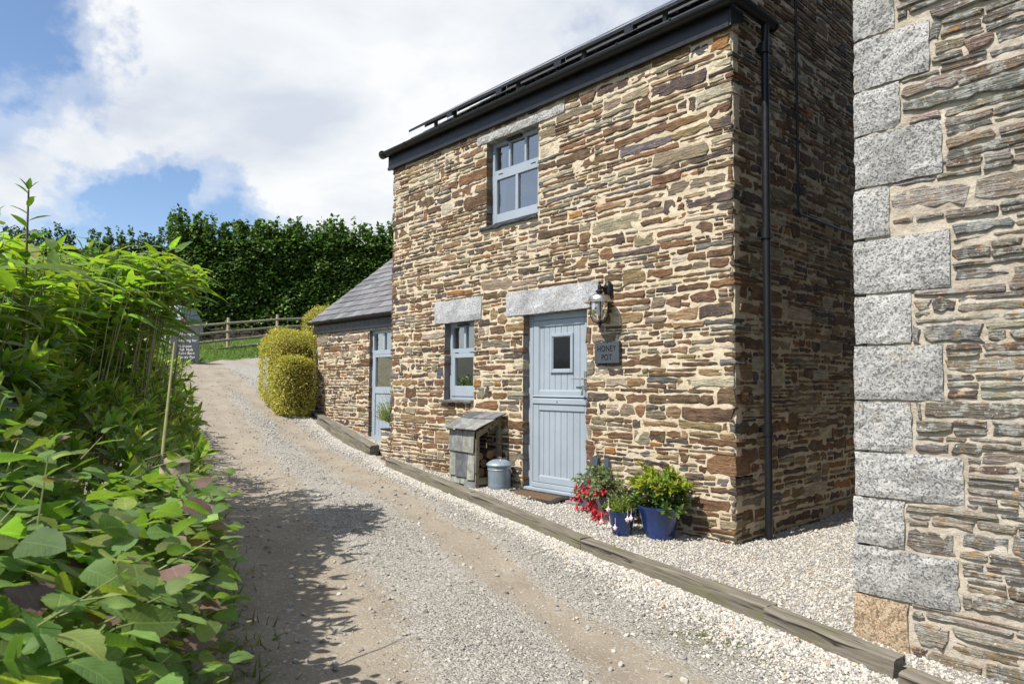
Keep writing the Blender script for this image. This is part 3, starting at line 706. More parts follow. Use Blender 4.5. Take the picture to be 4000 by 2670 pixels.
MB().tube([(-1.86, .083, 1.25), (-1.86, .05, 1.25)], .009).box(-1.864, -1.856, .035, .06, 1.20, 1.26).box(-1.88, -1.85, .04, .045, 1.15, 1.2).build('keys', 'brushed_steel', ul)
MB().tube([(-2.28, .09, 1.075), (-2.28, .07, 1.075)], .008).build('knob', 'brushed_steel', ll, smooth=True)
MB().box(-1.79, -1.762, .06, .094, .70, .80).build('hinge', 'black_plastic', cot)

# eaves ---------------------------------------------------------------
RZ = lambda y: 4.84+(y+.08)*.7
e = MB().box(-5.77, .0, -.045, -.02, 4.585, 4.83).box(-5.772, .002, -.058, -.018, 4.545, 4.588); e.build('fascia', 'black_board', cot, bevel=.002)
MB().box(-5.76, -.01, -.02, .10, 4.56, 4.58).build('soffit', 'black_board', cot)
MB().hexa([(.004, -.045, 4.56), (.02, -.045, 4.56), (.02, .17, 4.66), (.004, .17, 4.66), (.004, -.045, 4.83), (.02, -.045, 4.83), (.02, .17, 4.93), (.004, .17, 4.93)]).build('box_end', 'slate_dark', cot)
def half_gutter(mb, a, b_, rad, n=10, th=.004):
    a, b_ = Vector(a), Vector(b_); d = (b_-a).normalized(); s_ = d.cross(Vector((0, 0, 1))).normalized(); V = []
    for P_ in (a, b_):
        for rr in (rad, rad-th):
            for k in range(n+1):
                t_ = math.pi*k/n; V.append(P_+s_*math.cos(t_)*rr-Vector((0, 0, 1))*math.sin(t_)*rr)
    m_ = n+1; F = []
    for k in range(n): F += [(k, k+1, 2*m_+k+1, 2*m_+k), (m_+k+1, m_+k, 3*m_+k, 3*m_+k+1), (k+1, k, m_+k, m_+k+1), (2*m_+k, 2*m_+k+1, 3*m_+k+1, 3*m_+k)]
    F += [(0, 2*m_, 3*m_, m_), (n, m_+n, 3*m_+n, 2*m_+n)]
    mb.add(V, F)
gm = MB(); half_gutter(gm, (-5.83, -.112, 4.80), (.13, -.112, 4.775), .064); half_gutter(gm, (.095, -.17, 4.775), (.095, .60, 4.765), .062)
gut = gm.build('gutter', 'black_plastic', cot, smooth=True)
for x in (-5.15, -4.3, -3.45, -2.9, -2.05, -1.2, -.55, -.02):
    q = MB(); half_gutter(q, (x-.014, -.112, 4.799), (x+.014, -.112, 4.799), .069); q.box(x-.008, x+.008, -.06, -.046, 4.72, 4.80); q.build('bracket', 'black_plastic', gut, smooth=True)
for x in (-2.62, -5.78): q = MB(); half_gutter(q, (x-.05, -.112, 4.797), (x+.05, -.112, 4.797), .071); q.build('joint', 'black_plastic', gut, smooth=True)
MB().tube([(-5.84, -.112, 4.79), (-5.825, -.112, 4.79)], .066, 14).tube([(.095, .60, 4.752), (.095, .615, 4.752)], .064, 14).build('end_cap', 'black_plastic', gut)
dp = MB().tube([(.09, .46, 4.72), (.088, .455, 4.40), (.085, .44, -.25)], .036, 14); dpo = dp.build('downpipe', 'black_plastic', cot, smooth=True)
for z in (4.48, 2.70, .85): MB().tube([(.085, .445, z-.05), (.085, .445, z+.05)], .045, 14).box(.0, .06, .425, .465, z-.02, z+.02).build('pipe_collar', 'black_plastic', dpo, smooth=True)
MB().tube([(.03, 1.245, 5.5), (.03, 1.24, 3.05), (.03, 1.26, 3.04), (.03, 2.47, 3.045), (.03, 4.8, 3.05)], .013, 8).build('cable_pipe', 'black_plastic', cot, smooth=True)
MB().tube([(.06, 2.9, 1.52), (.12, 3.1, 1.62), (.08, 3.4, 1.6)], .03).build('rail_stub', 'black_plastic', cot)
# roof
rf = MB(); ys = np.linspace(-.10, 2.5, 12)
for y0_, y1_ in zip(ys[:-1], ys[1:]):
    rf.hexa([(-5.79, y0_, RZ(y0_)-.012), (.075, y0_, RZ(y0_)-.012), (.075, y1_, RZ(y1_)-.02), (-5.79, y1_, RZ(y1_)-.02), (-5.79, y0_, RZ(y0_)+.008), (.075, y0_, RZ(y0_)+.008), (.075, y1_, RZ(y1_)), (-5.79, y1_, RZ(y1_))], (.045, .045, .048))
rf.hexa([(-5.79, 2.5, RZ(2.5)-.02), (.075, 2.5, RZ(2.5)-.02), (.075, 5.1, 4.82), (-5.79, 5.1, 4.82), (-5.79, 2.5, RZ(2.5)), (.075, 2.5, RZ(2.5)), (.075, 5.1, 4.84), (-5.79, 5.1, 4.84)], (.05, .05, .053))
roof = rf.build('roof', 'roof_slate', cot)
for k in range(11):
    y0_ = -.06+k*.2; g = rng.uniform(.8, 1.2); x1_ = .10+rng.uniform(-.006, .01)
    MB().hexa([(-.16, y0_, RZ(y0_)-.034), (x1_, y0_, RZ(y0_)-.034), (x1_, y0_+.235, RZ(y0_+.235)-.028), (-.16, y0_+.235, RZ(y0_+.235)-.028), (-.16, y0_, RZ(y0_)-.024), (x1_, y0_, RZ(y0_)-.024), (x1_, y0_+.235, RZ(y0_+.235)-.021), (-.16, y0_+.235, RZ(y0_+.235)-.021)], (.2*g, .195*g, .19*g)).build('slate', 'roof_slate', roof)
# solar panels on rails
PZ = lambda y: 5.02+y*.7
for k in range(5):
    xa = -5.26+k*1.03; xb = xa+1.005
    def slabp(mb, x0, x1, y0_, y1_, d0, d1): mb.hexa([(x0, y0_, PZ(y0_)+d0), (x1, y0_, PZ(y0_)+d0), (x1, y1_, PZ(y1_)+d0), (x0, y1_, PZ(y1_)+d0), (x0, y0_, PZ(y0_)+d1), (x1, y0_, PZ(y0_)+d1), (x1, y1_, PZ(y1_)+d1), (x0, y1_, PZ(y1_)+d1)])
    q = MB(); slabp(q, xa, xb, 0, 1.35, .004, .034); sp_ = q.build('solar_panel', 'solar_glass', cot)
    q = MB(); slabp(q, xa, xb, -.012, 0, 0, .038); slabp(q, xa-.008, xa, -.012, 1.36, 0, .038); slabp(q, xb, xb+.008, -.012, 1.36, 0, .038); slabp(q, xa, xb, 1.35, 1.362, 0, .038); q.build('panel_frame', 'black_plastic', sp_)
    q = MB(); slabp(q, xb-.05, xb+.06, -.03, .05, -.055, .004); q.build('panel_clamp', 'black_board', sp_)
q = MB(); slabp(q, -5.02, -.2, .10, .14, -.042, -.004); slabp(q, -5.02, -.2, 1.05, 1.09, -.042, -.004); q.build('panel_rail', 'alu_rail', cot)
for x in (-4.75, -4.3, -3.0, -1.9, -.8):
    MB().hexa([(x-.02, .09, RZ(.09)), (x+.02, .09, RZ(.09)), (x+.02, .13, RZ(.13)), (x-.02, .13, RZ(.13)), (x-.02, .09, PZ(.09)-.042), (x+.02, .09, PZ(.09)-.042), (x+.02, .13, PZ(.13)-.042), (x-.02, .13, PZ(.13)-.042)]).build('roof_hook', 'alu_rail', cot)
# ================================================================== ANNEXE
ann = thing('stone_annexe', 'low rubble stone wing with grey slate roof set back left of the tall cottage', 'cottage annexe', (-8, .95, .2))
AY = .95; AX0, AX1 = -10.05, -5.72
adoor = (-7.93-AX0, -6.93-AX0, .15, 2.262); alint = (-8.36-AX0, -6.7-AX0, 2.262, 2.345)
mortar_wall('front_wall', (AX0, AY, 0), (1, 0, 0), (0, -1, 0), AX1-AX0, .05, 2.42, [adoor], 'cream_mortar', ann, 41)
rc = pack(AX1-AX0, 2.27, [(adoor[0], adoor[1], adoor[2]-.1, adoor[3]-.1), (alint[0], alint[1], alint[2]-.1, alint[3]-.1)], 26, hmean=.062)
sa = wall_stones([(a_, b_, c_+.1, d_+.1) for a_, b_, c_, d_ in rc], (AX0, AY, 0), (1, 0, 0), (0, -1, 0), 'cottage', 36, [adoor], (0., -9))
mortar_wall('end_wall', (AX0, AY+5, 0), (0, -1, 0), (-1, 0, 0), 5, .3, 2.5, [], 'cream_mortar', ann, 43)
sa = [s_+(1.,) for s_ in sa if s_[3][0] < -6.3]
emit_stones(sa, ann)
slab_block('granite_lintel', AX0+alint[0], AX0+alint[1], AY-.012, AY+.16, alint[2], alint[3], 'granite', ann, 66, nx=24)
MB().box(AX0+adoor[0]-.02, AX0+adoor[0]+.002, AY+.02, AY+.14, .2, 2.26).build('jamb_render', 'render_grey', ann)
t = MB(); frame_rect(t, -7.93, -6.94, .2, 2.26, (.06, .06, .02, .06), AY+.06, AY+.12); t.box(-7.87, -7.0, AY+.062, AY+.118, 1.815, 1.89).box(-7.56, -7.515, AY+.063, AY+.117, 1.89, 2.2)
ad = t.build('door', 'blue_grey_paint', ann, bevel=.004)
t = MB(); frame_rect(t, -7.865, -7.005, .24, 1.81, (.075, .075, .1, .05), AY+.045, AY+.1); t.box(-7.79, -7.08, AY+.047, AY+.099, 1.10, 1.22); al = t.build('door_leaf', 'blue_grey_paint', ad, bevel=.004)
xs_ = np.linspace(-7.79, -7.08, 7)
for a_, b_ in zip(xs_[:-1], xs_[1:]): MB().box(a_+.002, b_-.002, AY+.062, AY+.09, .34, 1.10).build('board', 'blue_grey_paint', ad, bevel=.004)
pane(ad, -7.87, -7.56, 1.89, 2.2, AY+.09); pane(ad, -7.515, -7.0, 1.89, 2.2, AY+.09); pane(ad, -7.79, -7.08, 1.22, 1.76, AY+.075)
q = MB()
for k in range(22): q.box(-7.84, -7.04, AY+.17, AY+.19, 1.50+k*.032, 1.506+k*.032)
q.build('blind_slats', 'blind_slat', ann, kind='stuff')
MB().add([(-8.4, AY+1.2, .2), (-6.2, AY+1.2, .2), (-6.2, AY+1.2, 2.4), (-8.4, AY+1.2, 2.4)], [(0, 1, 2, 3)]).build('room', 'dark_interior', ann)
MB().box(-10.13, AX1, AY-.035, AY-.012, 2.325, 2.52).box(-10.135, AX1, AY-.048, AY-.01, 2.30, 2.33).build('fascia', 'black_board', ann)
gm = MB(); half_gutter(gm, (-10.2, AY-.10, 2.535), (AX1-.01, AY-.10, 2.53), .058); ag = gm.build('gutter', 'black_plastic', ann, smooth=True)
for x in (-9.2, -8.2, -7.25, -6.4): q = MB(); half_gutter(q, (x-.014, AY-.1, 2.534), (x+.014, AY-.1, 2.534), .064); q.build('bracket', 'black_plastic', ag, smooth=True)
AZ = lambda y: 2.555+(y-AY+.1)*.80
q = MB(); q.hexa([(-10.15, AY-.06, AZ(AY-.06)-.05), (AX1, AY-.06, AZ(AY-.06)-.05), (AX1, 3.7, AZ(3.7)-.05), (-10.15, 3.7, AZ(3.7)-.05), (-10.15, AY-.06, AZ(AY-.06)-.022), (AX1, AY-.06, AZ(AY-.06)-.022), (AX1, 3.7, AZ(3.7)-.022), (-10.15, 3.7, AZ(3.7)-.022)], (.08, .08, .085))
q.hexa([(-10.15, 3.7, AZ(3.7)-.05), (AX1, 3.7, AZ(3.7)-.05), (AX1, 6.4, 2.5), (-10.15, 6.4, 2.5), (-10.15, 3.7, AZ(3.7)-.022), (AX1, 3.7, AZ(3.7)-.022), (AX1, 6.4, 2.53), (-10.15, 6.4, 2.53)], (.08, .08, .085))
ar = q.build('roof', 'roof_slate', ann)
g = np.random.default_rng(77); row = 0; y = AY-.12; gauge = .178
while y < 3.62:
    x = -10.21+(0 if row % 2 else -.15)
    while x < AX1:
        w_ = .30; xa = max(x+.003, -10.215+g.uniform(-.008, .008)); xb = min(x+w_-.003, AX1)
        if xb-xa > .05:
            y1_ = y+gauge*1.25; e0, e1 = g.normal(0, .002, 2); dz = .010
            gcol = np.array([.125, .125, .13])*g.uniform(.7, 1.3)*g.uniform(.96, 1.04, 3); ya, yb = y+g.normal(0, .003), y+g.normal(0, .003)
            v = [(xa, ya, AZ(ya)+.008+e0), (xb, yb, AZ(yb)+.008+e1), (xb, y1_, AZ(y1_)-.014), (xa, y1_, AZ(y1_)-.014)]
            MB().hexa(v+[(p_[0], p_[1], p_[2]+.007) for p_ in v], tuple(gcol)).build('slate', 'roof_slate', ar)
        x += w_
    y += gauge; row += 1

# ================================================================== GRANITE CORNERED BARN
barn = thing('granite_barn', 'grey lichened schist barn with big granite quoin blocks at its corner', 'barn', (3.5, -1.3, -.3))
BY = -1.30; bx0 = lambda z: 1.513+.0155*z
mortar_wall('front_wall', (1.53, BY, 0), (1, 0, 0), (0, -1, 0), 3.2, -.5, 4.4, [(-.01, .075, -.6, 4.5)], 'grey_mortar', barn, 51, amp=.013)
MB().box(1.63, 5.2, BY+.004, 5, -.6, 4.4).box(4.73, 5.2, BY, BY+.004, -.5, 4.4).build('wall_core', 'grey_mortar', barn)
QN = [(4.42, 4.08, 1.95), (4.07, 3.72, 1.78), (3.71, 3.37, 1.79), (3.355, 3.055, 1.97), (3.045, 2.775, 1.812), (2.765, 2.455, 2.022), (2.445, 2.145, 1.742), (2.135, 1.812, 2.047), (1.80, 1.51, 1.848), (1.50, 1.183, 2.004), (1.172, .882, 1.84), (.872, .614, 2.09), (.604, .332, 1.794), (.322, .04, 2.055), (.03, -.32, 1.803)]
def quoin(z1, z0, xr, k):
    g = np.random.default_rng(500+k); MBk = MB(); xl = bx0((z0+z1)/2)+g.uniform(-.006, .006); dep = .45 if xr < 1.9 else .22
    nx, nz = 9, 8; xs = np.linspace(xl, xr, nx); zs = np.linspace(z0+.002, z1-.002, nz); n_ = SN(40, seed=900+k)
    V = np.array([[(x, BY-.022, z) for z in zs] for x in xs]); V[:, :, 1] += .006*n_(V[:, :, 0], V[:, :, 2])+g.normal(0, .0022, (nx, nz))
    V[:, :, 0] += g.normal(0, .003, (nx, nz)); V[:, :, 2] += g.normal(0, .003, (nx, nz))
    V[0, :, 1] += .007; V[-1, :, 1] += .008; V[:, 0, 1] += .008; V[:, -1, 1] += .008
    fr = V.reshape(-1, 3); ii = np.arange(nx*nz).reshape(nx, nz)
    MBk.add(fr, [tuple(q_) for q_ in np.stack([ii[:-1, :-1], ii[1:, :-1], ii[1:, 1:], ii[:-1, 1:]], -1).reshape(-1, 4)])
    per = list(ii[:, 0])+list(ii[-1, 1:])+list(ii[::-1, -1][1:])+list(ii[0, ::-1][1:-1]); n = len(per); base = len(MBk.v)
    MBk.v += [(MBk.v[p_][0], BY+dep, MBk.v[p_][2]) for p_ in per]; MBk.f += [(per[(j_+1) % n], per[j_], base+j_, base+(j_+1) % n) for j_ in range(n)]
    MBk.build('quoin', 'orange_granite' if k == 14 else 'granite', barn, label='rusty orange granite quoin at the foot' if k == 14 else None)
for k, (z1, z0, xr) in enumerate(QN): quoin(z1, z0, xr, k)
ob = [(0, xr-1.53+.012, z0+.5, z1+.5) for z1, z0, xr in QN]
rc = pack(3.2, 4.9, ob, 27, hmean=.092, hs=.5, hr=(.035, .2), wmean=.27, wr=(.09, .9), split=.6, wave=.02, jump=.015)
sb = wall_stones([(a_, b_, c_-.5, d_-.5) for a_, b_, c_, d_ in rc], (1.53, BY, 0), (1, 0, 0), (0, -1, 0), 'barn', 37, [], (-9, -9), proud=(.004, .022), joint=.0075)
sb = [s_+(1. if s_[3][0] < 2.6 else .1,) for s_ in sb]
emit_stones(sb, barn, m='schist_stone')
mortar_wall('end_wall', (1.60, BY+.02, 0), (0, 1, 0), (-1, 0, 0), 6, -.5, 4.4, [], 'grey_mortar', barn, 52)
rc = pack(5.4, 4.8, [], 28, hmean=.09, asp=(2, 6), wr=(.1, .8)); q = MB()
for V, F, c_, ct, ar_ in wall_stones([(a_+.5, b_+.5, c_-.45, d_-.45) for a_, b_, c_, d_ in rc], (1.60, BY, 0), (0, 1, 0), (-1, 0, 0), 'barn', 38, [], (-9, -9)): q.add(V, F, tuple(c_))
q.build('rubble_stonework', 'schist_stone', barn, kind='stuff')
MB().hexa([(1.35, -1.5, 4.4), (5.4, -1.5, 4.4), (5.4, 5.2, 4.4), (1.35, 5.2, 4.4), (1.35, 1.8, 6.6), (5.4, 1.8, 6.6), (5.4, 2.0, 6.6), (1.35, 2.0, 6.6)], (.1, .1, .1)).build('roof', 'roof_slate', barn)

# ================================================================== SLEEPERS
def sleeper(label, a, b, w_=.12, h=.2, seed=0):
    a, b = Vector(a)-Vector((0, 0, .01)), Vector(b)-Vector((0, 0, .01)); d = b-a; Ln = d.length; g = np.random.default_rng(seed); n = max(5, int(Ln/.2)); V = []
    dx = d.normalized(); side = Vector((dx.y, -dx.x, 0)).normalized(); upv = side.cross(dx); upv = upv if upv.z > 0 else -upv
    for k in range(n+1):
        t_ = k/n*Ln; j_ = g.normal(0, .0055, 8)
        for m_, (s_, z_) in enumerate(((-w_/2, -h), (w_/2, -h), (w_/2, -.012), (w_/2-.012, 0), (-w_/2+.012, 0), (-w_/2, -.012))):
            V.append((t_, (s_+j_[m_]), z_+j_[(m_+3) % 8]*.8))
    F = [(k*6+m_, k*6+(m_+1) % 6, (k+1)*6+(m_+1) % 6, (k+1)*6+m_) for k in range(n) for m_ in range(6)]+[tuple(range(6))[::-1], tuple(range(n*6, n*6+6))]
    me = bpy.data.meshes.new('timber_sleeper'); me.from_pydata(V, [], F); me.materials.append(M['weathered_oak'])
    o = bpy.data.objects.new('timber_sleeper', me); C.objects.link(o)
    o.matrix_world = Matrix(((dx.x, side.x, upv.x, a.x), (dx.y, side.y, upv.y, a.y), (dx.z, side.z, upv.z, a.z), (0, 0, 0, 1)))
    bm = bmesh.new(); bm.from_mesh(me); bmesh.ops.recalc_face_normals(bm, faces=bm.faces); bm.to_mesh(me); bm.free()
    return tag(o, label, 'sleeper', 'timber sleepers edging the drive')
sleeper('short end of weathered sleeper running out of frame below the granite barn', (1.90, -1.66, -.195), (2.9, -1.9, -.25), seed=1)
sleeper('split weathered oak sleeper edging gravel right beside the barn corner', (1.03, -1.41, -.135), (1.84, -1.56, -.183), seed=2)
sleeper('long greenish sleeper edging gravel in front of the blue plant pots', (-.80, -1.10, -.052), (1.02, -1.36, -.135), seed=3)
sleeper('pale sleeper edging gravel below the doormat and dustbin', (-2.9, -.64, .05), (-.81, -1.085, -.05), seed=4)
sleeper('thin sleeper against the cottage foot left of the slate log store', (-5.4, -.19, .20), (-2.91, -.635, .052), seed=5)
sleeper('raised dark sleeper below the annexe wall and its blue door', (-9.25, .66, .67), (-6.32, .12, .31), w_=.14, h=.3, seed=6)

# ================================================================== THINGS BY THE DOOR
# wall lantern
lan = thing('wall_lantern', 'black and steel wall lantern with clear glass beside the door lintel', 'lantern', (-1.44, 0, 2.27))
cx, cy = -1.44, -.165
q = MB(); q.hexa([(-1.50, -.03, 2.19), (-1.38, -.03, 2.19), (-1.38, .0, 2.19), (-1.50, .0, 2.19), (-1.49, -.03, 2.33), (-1.39, -.03, 2.33), (-1.39, .0, 2.33), (-1.49, .0, 2.33)])
q.lathe([(.0, 2.145), (.03, 2.16), (.05, 2.2), (.05, 2.31), (.03, 2.355), (.0, 2.37)], -1.44, -.022, 10); q.build('wall_plate', 'black_plastic', lan, smooth=True)
MB().tube([(-1.44, -.03, 2.30), (-1.44, -.09, 2.285), (cx, cy, 2.285)], [.04, .018, .016]).tube([(-1.44, -.03, 2.21), (-1.44, -.08, 2.25), (-1.44, -.11, 2.28)], [.012, .01, .01]).build('bracket_arm', 'black_plastic', lan, smooth=True)
MB().lathe([(.0, 2.352), (.012, 2.345), (.016, 2.33), (.009, 2.318), (.017, 2.31), (.02, 2.30), (.02, 2.262), (.026, 2.258), (.045, 2.245), (.045, 2.238), (.03, 2.232), (.032, 2.21), (.0, 2.208)], cx, cy, 16).build('finial', 'black_plastic', lan, smooth=True)
MB().lathe([(.03, 2.212), (.07, 2.208), (.105, 2.19), (.115, 2.165), (.125, 2.148), (.156, 2.128), (.156, 2.122), (.12, 2.138), (.09, 2.18), (.03, 2.2)], cx, cy, 32).build('hood', 'brushed_steel', lan, smooth=True)
MB().lathe([(.085, 2.135), (.087, 2.05), (.08, 1.99), (.06, 1.945), (.02, 1.925)], cx, cy, 24).build('glass_shade', 'lamp_glass', lan, smooth=True)
MB().lathe([(.018, 2.13), (.02, 2.09), (.036, 2.05), (.034, 2.01), (.018, 1.99), (0, 1.985)], cx, cy, 16).build('bulb', 'white_paint', lan, smooth=True)
q = MB()
for k in range(4):
    a_ = R(45+90*k); q.tube([(cx+math.cos(a_)*rr, cy+math.sin(a_)*rr, z) for rr, z in ((.096, 2.135), (.098, 2.03), (.09, 1.975), (.065, 1.93), (.02, 1.905))], .0065, 6)
q.build('cage', 'black_plastic', lan, smooth=True)
MB().lathe([(.0, 1.925), (.028, 1.92), (.03, 1.908), (.02, 1.9), (.024, 1.892), (.012, 1.882), (.014, 1.87), (.0, 1.855)], cx, cy, 16).build('drop_finial', 'black_plastic', lan, smooth=True)
# name plate
sg = MB().box(-1.605, -1.275, -.052, -.014, 1.495, 1.722).build('name_plate', 'sign_slate', None, bevel=.003); tag(sg, 'dark slate house name plate reading HONEY POT below the lantern', 'sign')
def text(body, size, loc, parent, m, rot=(R(90), 0, 0), ext=.0015, sx=1., align='CENTER'):
    cu_ = bpy.data.curves.new('lettering', 'FONT'); cu_.body = body; cu_.size = size; cu_.align_x = align; cu_.extrude = ext; cu_.space_character = 1.08
    cu_.materials.append(M[m]); o = bpy.data.objects.new('lettering', cu_); C.objects.link(o); o.location = loc; o.rotation_euler = rot; o.scale = (sx, 1, 1)
    bpy.context.view_layer.update(); me_ = bpy.data.meshes.new_from_object(o.evaluated_get(bpy.context.evaluated_depsgraph_get())); bpy.data.objects.remove(o)
    o = bpy.data.objects.new('lettering', me_); C.objects.link(o); o.location = loc; o.rotation_euler = rot; o.scale = (sx, 1, 1)
    if parent: o.parent = parent
    return o
for bd, z in (('HONEY', 1.62), ('POT', 1.528)):
    text(bd, .088, (-1.44, -.0525, z), sg, 'letter_cut', sx=.80)
# log store
ls_ = thing('log_store', 'low wooden log store clad in grey slates under the lower window', 'log store', (-3.37, -.25, 0))
for x, y, z1_ in ((-3.60, -.43, .70), (-3.185, -.43, .70), (-3.60, -.07, .86), (-3.185, -.07, .86)): MB().box(x, x+.06, y, y+.055, -.03, z1_).build('leg', 'store_wood', ls_, bevel=.004)
MB().hexa([(-3.128, -.43, .62), (-3.122, -.43, .62), (-3.122, -.015, .81), (-3.128, -.015, .81), (-3.13, -.43, .70), (-3.122, -.43, .70), (-3.122, -.015, .89), (-3.13, -.015, .89)]).build('side_rail', 'store_wood', ls_)
MB().hexa([(-3.20, -.43, .62), (-3.13, -.43, .62), (-3.13, -.015, .81), (-3.20, -.015, .81), (-3.20, -.43, .695), (-3.13, -.43, .695), (-3.13, -.015, .885), (-3.20, -.015, .885)]).build('roof_rail', 'store_wood', ls_)
MB().box(-3.60, -3.14, -.40, -.05, .12, .145).box(-3.155, -3.127, -.38, -.07, .07, .15).build('floor_board', 'store_wood', ls_)
MB().box(-3.61, -3.58, -.37, -.03, .12, .75).box(-3.55, -3.19, -.405, -.385, .1, .72).build('back_board', 'store_wood', ls_)
def ssl(x0, x1, z0, z1, y, c, k):
    g = np.random.default_rng(k); e = g.normal(0, .004, 8)
    MB().hexa([(x0+e[0], y, z0+e[1]), (x1+e[2], y, z0+e[3]), (x1+e[2], y+.01, z0+e[3]), (x0+e[0], y+.01, z0+e[1]), (x0+e[4], y+.012, z1), (x1+e[5], y+.012, z1), (x1+e[5], y+.022, z1), (x0+e[4], y+.022, z1)], c).build('slate', 'store_slate', ls_)
GS = [(.21, .22, .195), (.19, .195, .175), (.10, .105, .115), (.235, .235, .205), (.165, .17, .165)]
ssl(-3.625, -3.36, .46, .71, -.462, GS[4], 1); ssl(-3.355, -3.14, .46, .71, -.463, GS[3], 2)
ssl(-3.625, -3.505, .165, .47, -.448, GS[0], 3); ssl(-3.50, -3.28, .15, .465, -.45, GS[2], 4); ssl(-3.275, -3.14, .13, .46, -.449, GS[3], 5)
ssl(-3.62, -3.42, .065, .18, -.437, GS[0], 6); ssl(-3.415, -3.34, .065, .17, -.437, GS[3], 7); ssl(-3.335, -3.125, .03, .16, -.438, GS[4], 8)
rz = lambda y: .735+(y+.5)*.37
def rsl(x0, x1, y0, y1, c, lift, k):
    g = np.random.default_rng(k+40); e = g.normal(0, .005, 4)
    v = [(x0, y0+e[0], rz(y0)+lift), (x1, y0+e[1], rz(y0)+lift), (x1+e[2], y1, rz(y1)+lift*.2), (x0+e[3], y1, rz(y1)+lift*.2)]
    MB().hexa(v+[(p_[0], p_[1], p_[2]+.011) for p_ in v], c).build('roof_slate', 'store_slate', ls_)
rsl(-3.68, -3.47, -.52, -.2, (.17, .175, .175), .004, 1); rsl(-3.467, -3.24, -.52, -.2, (.20, .20, .195), .005, 2); rsl(-3.237, -3.03, -.52, -.2, (.215, .215, .2), .004, 3)
rsl(-3.68, -3.42, -.24, -.03, (.09, .10, .11), .018, 4); rsl(-3.417, -3.2, -.24, -.03, (.165, .165, .165), .02, 5); rsl(-3.197, -3.03, -.24, -.03, (.14, .145, .15), .018, 6)
MB().box(-3.62, -3.09, -.49, -.02, .0, .001) if 0 else None
g = np.random.default_rng(5)
for k, (x, y, z, rr) in enumerate([(-3.32, -.30, .205, .06), (-3.30, -.17, .20, .055), (-3.33, -.10, .21, .06), (-3.31, -.24, .31, .055), (-3.33, -.12, .32, .055), (-3.30, -.31, .40, .048), (-3.28, -.2, .42, .055), (-3.32, -.1, .43, .05)]):
    lg = MB().tube([(x-.2, y, z), (x, y+g.uniform(-.01, .01), z), (x+.10+g.uniform(0, .04), y, z)], [rr, rr*1.02, rr], 10).build('log', 'bark', None, smooth=True)
    tag(lg, 'split firewood log stacked inside the slate log store', 'log', 'firewood in the log store')
    xe = max(v.co.x for v in lg.data.vertices)
    MB().tube([(xe+.0005, y, z), (xe+.003, y, z)], rr*.93, 10).build('cut_face', 'log_end', lg)
# dustbin
db = thing('metal_dustbin', 'small galvanised metal dustbin with fluted lid between log store and door', 'dustbin', (-2.965, -.20, .02))
bx, by, bz = -2.965, -.20, .015
rib = lambda i_, t_: 1+(.018*abs(math.cos(11*t_)) if 4 <= i_ <= 5 else 0)
MB().lathe([(0, bz+.006), (.128, bz), (.131, bz+.04), (.136, bz+.05), (.130, bz+.075), (.131, bz+.08), (.136, bz+.23), (.137, bz+.235), (.143, bz+.245), (.138, bz+.255), (.143, bz+.27), (.138, bz+.28), (.139, bz+.30), (.146, bz+.305)], bx, by, 66, mod=rib).build('body', 'galvanised', db, smooth=True)
fl = lambda i_, t_: 1.0
q = MB(); n = 44; V = []
for i_, (rr, z) in enumerate([(.153, .288), (.157, .30), (.152, .312), (.125, .330), (.075, .352), (.04, .362), (.0, .366)]):
    for j_ in range(n):
        t_ = 2*math.pi*j_/n; V.append((bx+rr*math.cos(t_), by+rr*math.sin(t_), bz+z+(.006*(j_ % 2) if 3 <= i_ <= 4 else 0)))
q.add(V, [(i_*n+j_, i_*n+(j_+1) % n, (i_+1)*n+(j_+1) % n, (i_+1)*n+j_) for i_ in range(6) for j_ in range(n)]); q.build('lid', 'galvanised', db, smooth=True)
MB().tube([(bx-.03, by, bz+.36), (bx-.028, by, bz+.385), (bx+.028, by, bz+.385), (bx+.03, by, bz+.36)], .009).build('lid_handle', 'brushed_steel', db, smooth=True)
for s_ in (1,):
    a_ = R(-45); ux, uy = math.cos(R(20)), math.sin(R(20)); px_, py_ = bx+.142*ux, by+.142*uy
    MB().tube([(px_+.0*0-.045*uy, py_+.045*ux-.09, bz+.215), (px_+.03, py_-.06, bz+.27), (px_+.03, py_-.03, bz+.285), (px_+.012, py_+.02, bz+.215)], .0055).build('side_handle', 'brushed_steel', db, smooth=True)
# step and mat
MB().box(-2.80, -1.74, -.17, .02, -.1, .018).build('door_step', 'render_grey', cot, bevel=.01)
mt = thing('door_mat', 'brown coir doormat with black scrolled rubber border at the blue door', 'doormat', (-2.3, -.16, .02))
n = 40; V = []; out = []
x0_, x1_, ya_, yb_ = -2.80, -1.93, -.36, -.01
for k in range(n):
    t_ = k/n*4; s_ = int(t_); w_ = t_-s_; wob = .014*math.sin(w_*math.pi*5)
    p_ = [(x0_+(x1_-x0_)*w_, ya_-abs(wob)), (x1_+abs(wob)*.5, ya_+(yb_-ya_)*w_), (x1_-(x1_-x0_)*w_, yb_), (x0_-abs(wob), yb_-(yb_-ya_)*w_)][s_]; out.append(p_)
mz = lambda x, y: .022+.0+(-.025 if y < -.19 else 0)*min(1, (-.19-y)/.12)
V = [(x, y, mz(x, y)) for x, y in out]+[(x, y, mz(x, y)+.012) for x, y in out]; cxm, cym = (x0_+x1_)/2, (ya_+yb_)/2
V += [(cxm+(x-cxm)*.78, cym+(y-cym)*.62, mz(x, cym+(y-cym)*.62)+.013) for x, y in out]
MB().add(V, [(k, (k+1) % n, n+(k+1) % n, n+k) for k in range(n)]+[(n+k, n+(k+1) % n, 2*n+(k+1) % n, 2*n+k) for k in range(n)]+[tuple(range(n))[::-1]]).build('rubber_border', 'rubber', mt)
q = MB(); rg = np.random.default_rng(3)
